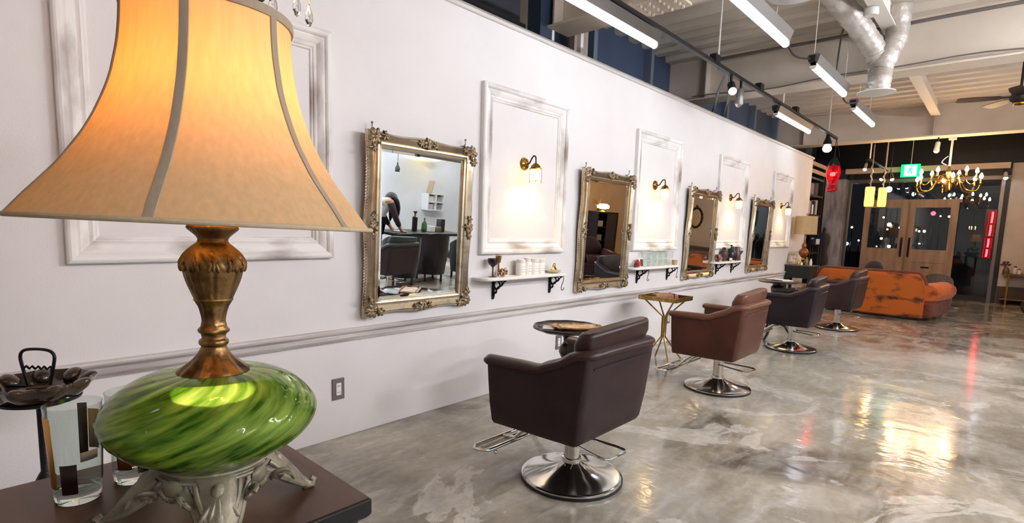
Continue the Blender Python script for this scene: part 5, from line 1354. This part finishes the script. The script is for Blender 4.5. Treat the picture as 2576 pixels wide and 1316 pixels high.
for k in range(5):
    a = k*2*PI/5+.55; c, s = math.cos(a), math.sin(a)
    Mz = Matrix.Rotation(a, 4, 'Z') @ Matrix.Rotation(R(12), 4, 'X')
    MB().rings([[(x, w, h) for w, h in ((-wd, -.004), (wd, -.004), (wd, .004), (-wd, .004))] for x, wd in ((.09, .02), (.16, .025), (.2, .05), (.45, .065), (.58, .06), (.6, .04))], M=Mz).build('blade', M_ebony, t, smooth=0)
t = thing('hanging_conduit', 'grey bent conduit drop beside the air hose, along the ceiling beam', 'conduit', (6.62, 1.47, 3.3))
MB().tube(smoothpath([(.0, .02, -.42), (0, .015, -.2), (0, 0, .02), (0, -.03, .06), (0, -.07, .02), (0, -.1, -.06)], 6), .009, 8).build('pipe', M_cab, t)
# long dark box behind the wall top, near
t = thing('storage_case', 'dark navy case standing behind the wall top at the left of the column', 'case', (2.9, 2.98, 2.69))
MB().bx(-.75, .25, -.12, .12, .02, .60).build('body', pmat('navy_case', '#1b232c', .5), t, smooth=0, bevel=.01)
MB().bx(-.78, .29, -.14, .14, -.03, .04).build('foot_plank', pmat('dark_plank', '#141a21', .5), t, smooth=0)
struct(MB().bx(-2.6, 3.5, 2.77, 3.36, 2.59, 2.66).build('ceiling_ledge', pmat('ledge_board', '#4a4a4c', .7), smooth=0))
for (x, y, z, s, lb) in ((8.6, 3.2, 2.62, .12, 'dark rounded bundle behind the wall top by the second batten'), (10.1, 3.2, 2.66, .15, 'dark leafy clump behind the far end of the wall top')):
    b = MB(); rnd = random.Random(int(x*10))
    for k in range(14): b.sph((rnd.uniform(-1, 1)*s, rnd.uniform(-.5, .5)*s, rnd.uniform(0, 1)*s), s*.35, 8, 6)
    b.bx(-.1, .1, -.1, .1, -z, 0)
    tag(b.build('stored_bundle', pmat('dark_bundle', '#161a1e', .8), loc=(x, y, z)), lb, 'bundle')
# ------------------------------------------------------------------ across the room (seen in the gilt mirrors)
t = thing('work_desk', 'dark work desk across the room, seen in the largest gilt mirror', 'desk', (6.0, -1.95, 0))
M_dd = pmat('black_brown_desk', '#171212', .45)
MB().bx(-.85, .75, -.35, .35, .66, .70).build('desk_top', M_dd, t, smooth=0, bevel=.005)
MB().bx(-.2, .7, -.33, -.3, .02, .66).build('modesty_panel', M_dd, t, smooth=0)
for sx in (-.8, .7):
    for sy in (-.3, .3): MB().bx(sx-.025, sx+.025, sy-.025, sy+.025, 0, .66).build('leg', M_dd, t, smooth=0)
def tub(x, y, rz, c, label):
    t = thing('tub_chair', label, 'chair', (x, y, 0), rz, 'dark tub chairs around the work desk')
    m = pmat('tub_fabric_'+c[1:], c, .75, sheen=.3); rs = []
    for k in range(17):
        a = -PI*.62+1.24*PI*k/16; s_, c_ = math.sin(a), math.cos(a); z = .55+.22*max(0, math.cos(a*.75))
        rs.append([(-.24*s_, -.24*c_, .12), (-.28*s_, -.28*c_, z*.7), (-.285*s_, -.29*c_, z), (-.23*s_, -.23*c_, z), (-.2*s_, -.2*c_, .12)])
    MB().rings(rs).build('back', m, t, smooth=60)
    MB().box((0, .03, .38), (.44, .44, .14)).build('seat', m, t, smooth=50, bevel=.04)
    for k in range(4):
        a = k*PI/2+PI/4; MB().cyl((.2*math.cos(a), .2*math.sin(a), 0), (.2*math.cos(a), .2*math.sin(a), .32), .018, n=8).build('leg', M_dkw, t)
tub(6.35, -1.2, R(180), '#131c18', 'dark green tub chair at the right of the work desk, seen in the largest mirror')
tub(5.62, -1.25, R(195), '#24181a', 'wine red tub chair at the middle of the work desk, seen in the largest mirror')
tub(4.95, -1.15, R(200), '#16231d', 'green tub chair at the left of the work desk, seen in the largest mirror')
t = thing('tall_bottle', 'tall dark bottle with an hourglass stopper on the work desk', 'bottle', (5.86, -1.95, .70))
MB().lathe([(0, 0), (.045, 0), (.045, .24), (.03, .25), (0, .25)], 20).build('body', M_blackp, t)
MB().lathe([(0, .25), (.02, .25), (.012, .29), (.04, .34), (.034, .34), (0, .32)], 20).build('stopper', M_bronze, t)
b = MB().lathe([(0, 0), (.04, 0), (.05, .03), (.045, .14), (.015, .18), (.014, .23), (.02, .235), (0, .235)], 20)
tag(b.build('green_bottle', pmat('green_bottle_glass', '#3f7a35', .1, trans=.5), loc=(6.03, -1.9, .70)), 'green glass bottle beside the tall dark bottle on the work desk', 'bottle')
for k, (x, y, w, h, c, lb) in enumerate(((6.2, -1.92, .1, .1, '#e8e6e0', 'white box on the work desk right of the green bottle'), (6.32, -1.88, .08, .09, '#6f6a4c', 'olive tin on the work desk'), (5.5, -1.9, .2, .015, '#e6e4de', 'white sheets on the work desk left of the tall bottle'), (6.5, -2.0, .1, .22, '#2a2022', 'dark bust shaped stand at the right end of the work desk'))):
    tag(MB().bx(-w/2, w/2, -.06, .06, 0, h).build(('storage_box', 'storage_tin', 'paper_stack', 'display_stand')[k], pmat('desk_item_%d' % k, c, .5), loc=(x, y, .7005), bevel=.006), lb, ('box', 'tin', 'papers', 'stand')[k])
M_wht = pmat('white_laminate', '#e9eaec', .45)
t = thing('cube_shelf', 'white four cube shelf on the pale far wall, seen in the largest mirror', 'shelf', (7.66, -3.62, 1.0))
for z in (0, .165, .33): MB().bx(-.23, .23, 0, .2, z-.009, z+.009).build('shelf_board', M_wht, t, smooth=0)
for x in (-.22, 0, .22): MB().bx(x-.009, x+.009, 0, .2, 0, .33).build('upright', M_wht, t, smooth=0)
for k, (x, z, c) in enumerate(((-.12, .01, '#b9b7b4'), (.1, .01, '#8f8d8c'), (-.12, .175, '#d8d8d6'), (.1, .175, '#9a9896'))):
    tag(MB().bx(-.07, .07, 0, .14, 0, .11).build('filing_box', pmat('filing_%d' % k, c, .6), loc=(7.66+x, -3.60, 1.0+z)), ('light grey', 'dark grey', 'white', 'mid grey')[k]+' filing box in a cubby of the white four cube shelf', 'box')
tag(MB().box((0, 0, .13), (.02, .16, .26), rot=(0, .25, 0)).build('leaning_folder', pmat('tan_folder', '#b0a088', .6), loc=(7.55, -3.5, 1.345)), 'tan folder leaning on top of the white four cube shelf', 'folder')
t = thing('dome_lamp', 'warm yellow dome ceiling lamp across the room, seen in the largest mirror', 'ceiling light', (7.35, -3.2, 2.14))
MB().lathe([(0, -.16), (.08, -.145), (.15, -.09), (.18, 0), (0, .002)], 28).build('dome', emat('yellow_dome', '#ffd874', 3.5), t)
MB().bx(-.32, .32, -.2, .2, 0, .03).build('mount_plate', M_wood, t, smooth=0); MB().cyl((0, 0, .03), (0, 0, 1.28), .012, n=8).build('rod', M_blackp, t)
t = thing('black_pendant', 'small black bottle shaped pendant across the room, seen in the largest mirror', 'pendant lamp', (5.95, -2.6, 1.67))
MB().lathe([(0, 0), (.04, 0), (.042, .07), (.02, .11), (.012, .13), (.012, .16), (0, .16)], 18).build('lamp_shade', M_blackp, t); MB().cyl((0, 0, .15), (0, 0, 1.75), .006, n=6).build('cord', M_cab, t)
t = thing('black_pendant', 'tall black rectangular hanging lamp over the bending woman, seen in the largest mirror', 'pendant lamp', (5.45, -2.5, 1.22))
MB().bx(-.06, .06, -.06, .06, 0, .62).build('lamp_shade', M_black_cloth, t, smooth=0); MB().cyl((0, 0, .6), (0, 0, 2.2), .005, n=6).build('cord', M_cab, t)

# woman bending over the desk
def skin_figure(name, verts, edges, radii, mat, parent, lv=2):
    me = bpy.data.meshes.new(name); me.from_pydata(verts, edges, []); me.materials.append(mat)
    o = bpy.data.objects.new(name, me); COL.objects.link(o); o.parent = parent
    sk = o.modifiers.new('Skin', 'SKIN'); lay = me.skin_vertices[0] if me.skin_vertices else None
    if lay is None:
        bpy.context.view_layer.objects.active = o
        bpy.ops.mesh.customdata_skin_add(); lay = me.skin_vertices[0]
    for i, r in enumerate(radii):
        lay.data[i].radius = r if isinstance(r, tuple) else (r, r)
    lay.data[0].use_root = True
    sk.use_smooth_shade = True
    q = o.modifiers.new('Sub', 'SUBSURF'); q.levels = lv; q.render_levels = lv
    return o
t = thing('person', 'woman with long dark hair in a white vest bending over the dark desk', 'person', (4.98, -1.86, 0))
V = [(0, 0, .86), (.05, 0, .98), (.12, 0, 1.10), (.20, 0, 1.19), (.25, 0, 1.215), (.31, 0, 1.20), (.345, 0, 1.17),      # pelvis, spine, neck, head
     (.19, .13, 1.17), (.27, .16, .94), (.40, .15, .745), (.19, -.13, 1.17), (.28, -.16, .94), (.43, -.13, .745),          # arms
     (-.03, .09, .84), (.0, .1, .46), (-.05, .1, .07), (.06, .1, .03), (-.03, -.09, .84), (.02, -.1, .46), (-.02, -.1, .07), (.09, -.1, .03),
     (.45, .15, .718), (.48, -.13, .718)]
E_ = [(0, 1), (1, 2), (2, 3), (3, 4), (4, 5), (5, 6), (3, 7), (7, 8), (8, 9), (3, 10), (10, 11), (11, 12), (0, 13), (13, 14), (14, 15), (15, 16), (0, 17), (17, 18), (18, 19), (19, 20), (9, 21), (12, 22)]
rad = [(.12, .15), (.10, .125), (.10, .13), (.085, .12), .052, .082, .07, .055, .042, .028, .055, .042, .028, .088, .058, .04, .032, .088, .058, .04, .032, .024, .024]
M_skin = pmat('skin', '#c99a80', .55, subsurf=.1)
skin_figure('body', V, E_, rad, M_skin, t)
VV = [V[0], V[1], V[2], V[3], V[7], V[10]]
skin_figure('vest', [(0, 0, .84), (.05, 0, .98), (.12, 0, 1.10), (.19, 0, 1.18), (.18, .12, 1.165), (.18, -.12, 1.165)], [(0, 1), (1, 2), (2, 3), (3, 4), (3, 5)], [(.13, .165), (.112, .14), (.112, .145), (.095, .12), .07, .07], pmat('white_vest_cloth', '#e4e2dc', .8), t)
skin_figure('sleeves', [(.2, 0, 1.17), (.19, .13, 1.165), (.27, .16, .94), (.37, .152, .79), (.19, -.13, 1.165), (.28, -.16, .94), (.39, -.14, .79)], [(0, 1), (1, 2), (2, 3), (0, 4), (4, 5), (5, 6)], [.07, .064, .05, .04, .064, .05, .04], pmat('dark_sleeve', '#3a2c30', .8), t)
skin_figure('trousers', [(0, 0, .87), (-.03, .09, .82), (.0, .1, .46), (-.05, .1, .1), (-.03, -.09, .82), (.02, -.1, .46), (-.02, -.1, .1)], [(0, 1), (1, 2), (2, 3), (0, 4), (4, 5), (5, 6)], [(.13, .16), .1, .07, .056, .1, .07, .056], pmat('black_trousers', '#1c1a1d', .8), t)
M_hair = pmat('dark_hair', '#1b1412', .45, bump=.5, bscale=60, bstretch=(4, 4, .5))
b = MB(); b.sph((.30, 0, 1.225), (.105, .095, .10), 20, 14, rot=(0, .5, 0))
for s in (-1, 1):
    b.tube(smoothpath([(.27, s*.06, 1.25), (.33, s*.085, 1.18), (.365, s*.08, 1.05), (.36, s*.075, .93), (.35, s*.07, .86)], 5), [.05]*10+[.045, .042, .04, .036, .032, .03, .026, .022, .018, .014, .01], 10)
b.build('hair', M_hair, t, smooth=70)
b = MB()
b.sph((.385, 0, 1.165), (.014, .011, .018), 10, 6, rot=(0, .6, 0))
b.build('nose', M_skin, t)
b = MB()
for s in (-1, 1): b.sph((.375, s*.03, 1.19), (.006, .011, .007), 8, 6)
b.build('eyes', M_blackp, t)
MB().box((.373, 0, 1.13), (.006, .035, .008), rot=(0, .4, 0)).build('mouth', pmat('lip', '#9a5a52', .5), t, smooth=40, bevel=.003)
for s, (hx, hy) in ((1, (.45, .15)), (-1, (.48, -.13))):
    for k in range(4):
        o = -.024+.016*k; ln = (.062, .07, .066, .054)[k]
        MB().tube(smoothpath([(hx+.0, hy+o, .722), (hx+ln*.5, hy+o*1.1, .722), (hx+ln, hy+o*1.15, .709)], 3), [.0085]*4+[.008, .0075, .006], 8).build('finger', M_skin, t)
    MB().tube(smoothpath([(hx-.02, hy+s*.02, .72), (hx+.01, hy+s*.045, .716), (hx+.035, hy+s*.048, .71)], 3), [.011]*4+[.010, .009, .007], 8).build('thumb', M_skin, t)

# brown leather club chair, low bookcase and lamp (seen in the second mirror)
M_club = leather('club_brown_leather', '#3b2526', '#281718', .3)
t = thing('club_chair', 'dark brown leather club chair with rounded back, seen in the second gilt mirror', 'armchair', (9.0, -.78, 0), R(35), group=None)
MB().box((0, .02, .23), (.66, .66, .26)).build('seat_base', M_club, t, smooth=50, bevel=.05, bseg=3)
MB().box((0, .08, .40), (.5, .54, .16)).build('seat_cushion', M_club, t, smooth=60, bevel=.06, bseg=4)
b = MB(); b.sph((0, -.30, .56), (.30, .13, .26), 24, 16); b.build('back', M_club, t, smooth=80)
for s in (-1, 1):
    b = MB(); b.tube([(s*.36, -.3, .5), (s*.37, -.1, .47), (s*.37, .2, .45), (s*.36, .36, .40)], [.1, .12, .12, .09], 16); b.build('rolled_arm', M_club, t, smooth=80)
for sx in (-.27, .27):
    for sy in (-.25, .3): MB().cyl((sx, sy, 0), (sx, sy, .12), .025, .03, 10).build('foot', M_dkw, t)
t = thing('low_bookcase', 'dark low bookcase behind the brown club chair, seen in the second gilt mirror', 'bookcase', (10.4, -1.6, 0))
MB().bx(-.42, .42, -.2, .2, 1.29, 1.33).build('top_board', M_ebony, t, smooth=0)
MB().bx(-.42, -.38, -.2, .2, 0, 1.29).build('side_panel', M_ebony, t, smooth=0); MB().bx(.38, .42, -.2, .2, 0, 1.29).build('side_panel', M_ebony, t, smooth=0)
MB().bx(-.38, .38, -.2, -.18, 0, 1.29).build('back_panel', M_ebony, t, smooth=0); MB().bx(-.02, .38, .17, .19, .05, 1.29).build('door', pmat('smoked_door', '#3c3432', .4), t, smooth=0)
for z in (.06, .37, .68, .99): MB().bx(-.38, .38, -.18, .16, z-.015, z+.015).build('shelf_board', M_ebony, t, smooth=0)
for k, z in enumerate((.39, .70, 1.01)):
    tag(MB().bx(10.06, 10.30, -1.66, -1.46, z-.004, z+.12).build('shelf_box', pmat('shelf_box_%d' % k, ('#cfc8bf', '#8b8580', '#b7aea5')[k], .6), smooth=0), ('white', 'grey', 'beige')[k]+' box on a shelf of the dark low bookcase', 'box')
t = thing('shell_lamp', 'glowing lamp on top of the dark low bookcase', 'table lamp', (10.38, -1.55, 1.331))
MB().lathe([(0, 0), (.06, 0), (.02, .03), (.02, .06), (0, .06)], 16).build('base', M_brass, t)
MB().lathe([(.05, .06), (.13, .08), (.14, .13), (.08, .17), (0, .175)], 24).build('lamp_shade', emat('warm_shell', '#ffd07c', 14), t)
t = thing('starburst_plant', 'spiky dried plant standing behind the glowing lamp on the dark bookcase', 'dried plant', (10.5, -1.72, 1.331))
b = MB(); rnd = random.Random(9)
for k in range(26):
    a = rnd.uniform(0, 6.28); e = rnd.uniform(.1, 1.4); L_ = rnd.uniform(.16, .26)
    b.tube([(0, 0, .12), (L_*math.cos(a)*math.cos(e), L_*math.sin(a)*math.cos(e), .12+L_*math.sin(e))], [.006, .002], 5)
b.build('spikes', pmat('dried_spikes', '#6b4a2c', .8), t); MB().lathe([(0, 0), (.05, 0), (.06, .1), (.03, .13), (0, .13)], 16).build('pot', M_ebony, t)

# ------------------------------------------------------------------ street lights beyond the glass
SL = [(3.346, 2.045, '#ffffff', .05), (3.183, 1.775, '#d8f4ff', .11), (3.239, 1.589, '#ff9a50', .05)]
SL = STREET
for k, (y, z, c, r) in enumerate(SL):
    t = thing('street_lamp', STL[k], 'street light', (24.0, y, -.1), group='distant lights of the street')
    MB().sph((0, 0, z+.1), r*.62, 10, 6).build('bulb', emat('street_glow_%d' % k, c, 9), t)
    MB().cyl((.06, 0, 0), (.06, 0, z+.1), .02, n=6).build('pole', M_night, t)
# ------------------------------------------------------------------ world, light, view
w = bpy.data.worlds.new('night'); S.world = w; w.use_nodes = True
w.node_tree.nodes['Background'].inputs[0].default_value = (.006, .006, .007, 1); w.node_tree.nodes['Background'].inputs[1].default_value = 1.0
S.view_settings.view_transform = 'Standard'; S.view_settings.look = 'None'; S.view_settings.gamma = 1; S.view_settings.use_curve_mapping = False
S.view_settings.exposure = EXPO
c = S.cycles
c.use_denoising = True
c.use_light_tree = False
for m in bpy.data.materials:
    if any(k in m.name for k in ('street', 'exit', 'neon', 'spot_lens', 'yellow_dome', 'shell', 'red_bulb', 'warm_globe', 'cold_bulb', 'warm_paper')): m.cycles.emission_sampling = 'NONE'
c.use_adaptive_sampling = True; c.adaptive_threshold = .05
try: c.denoiser = 'OPENIMAGEDENOISE'
except Exception: pass
c.max_bounces = 8; c.diffuse_bounces = 3; c.glossy_bounces = 4; c.transmission_bounces = 7; c.transparent_max_bounces = 12
c.sample_clamp_indirect = 6; c.sample_clamp_direct = 0; c.caustics_reflective = False; c.caustics_refractive = False
c.blur_glossy = .5
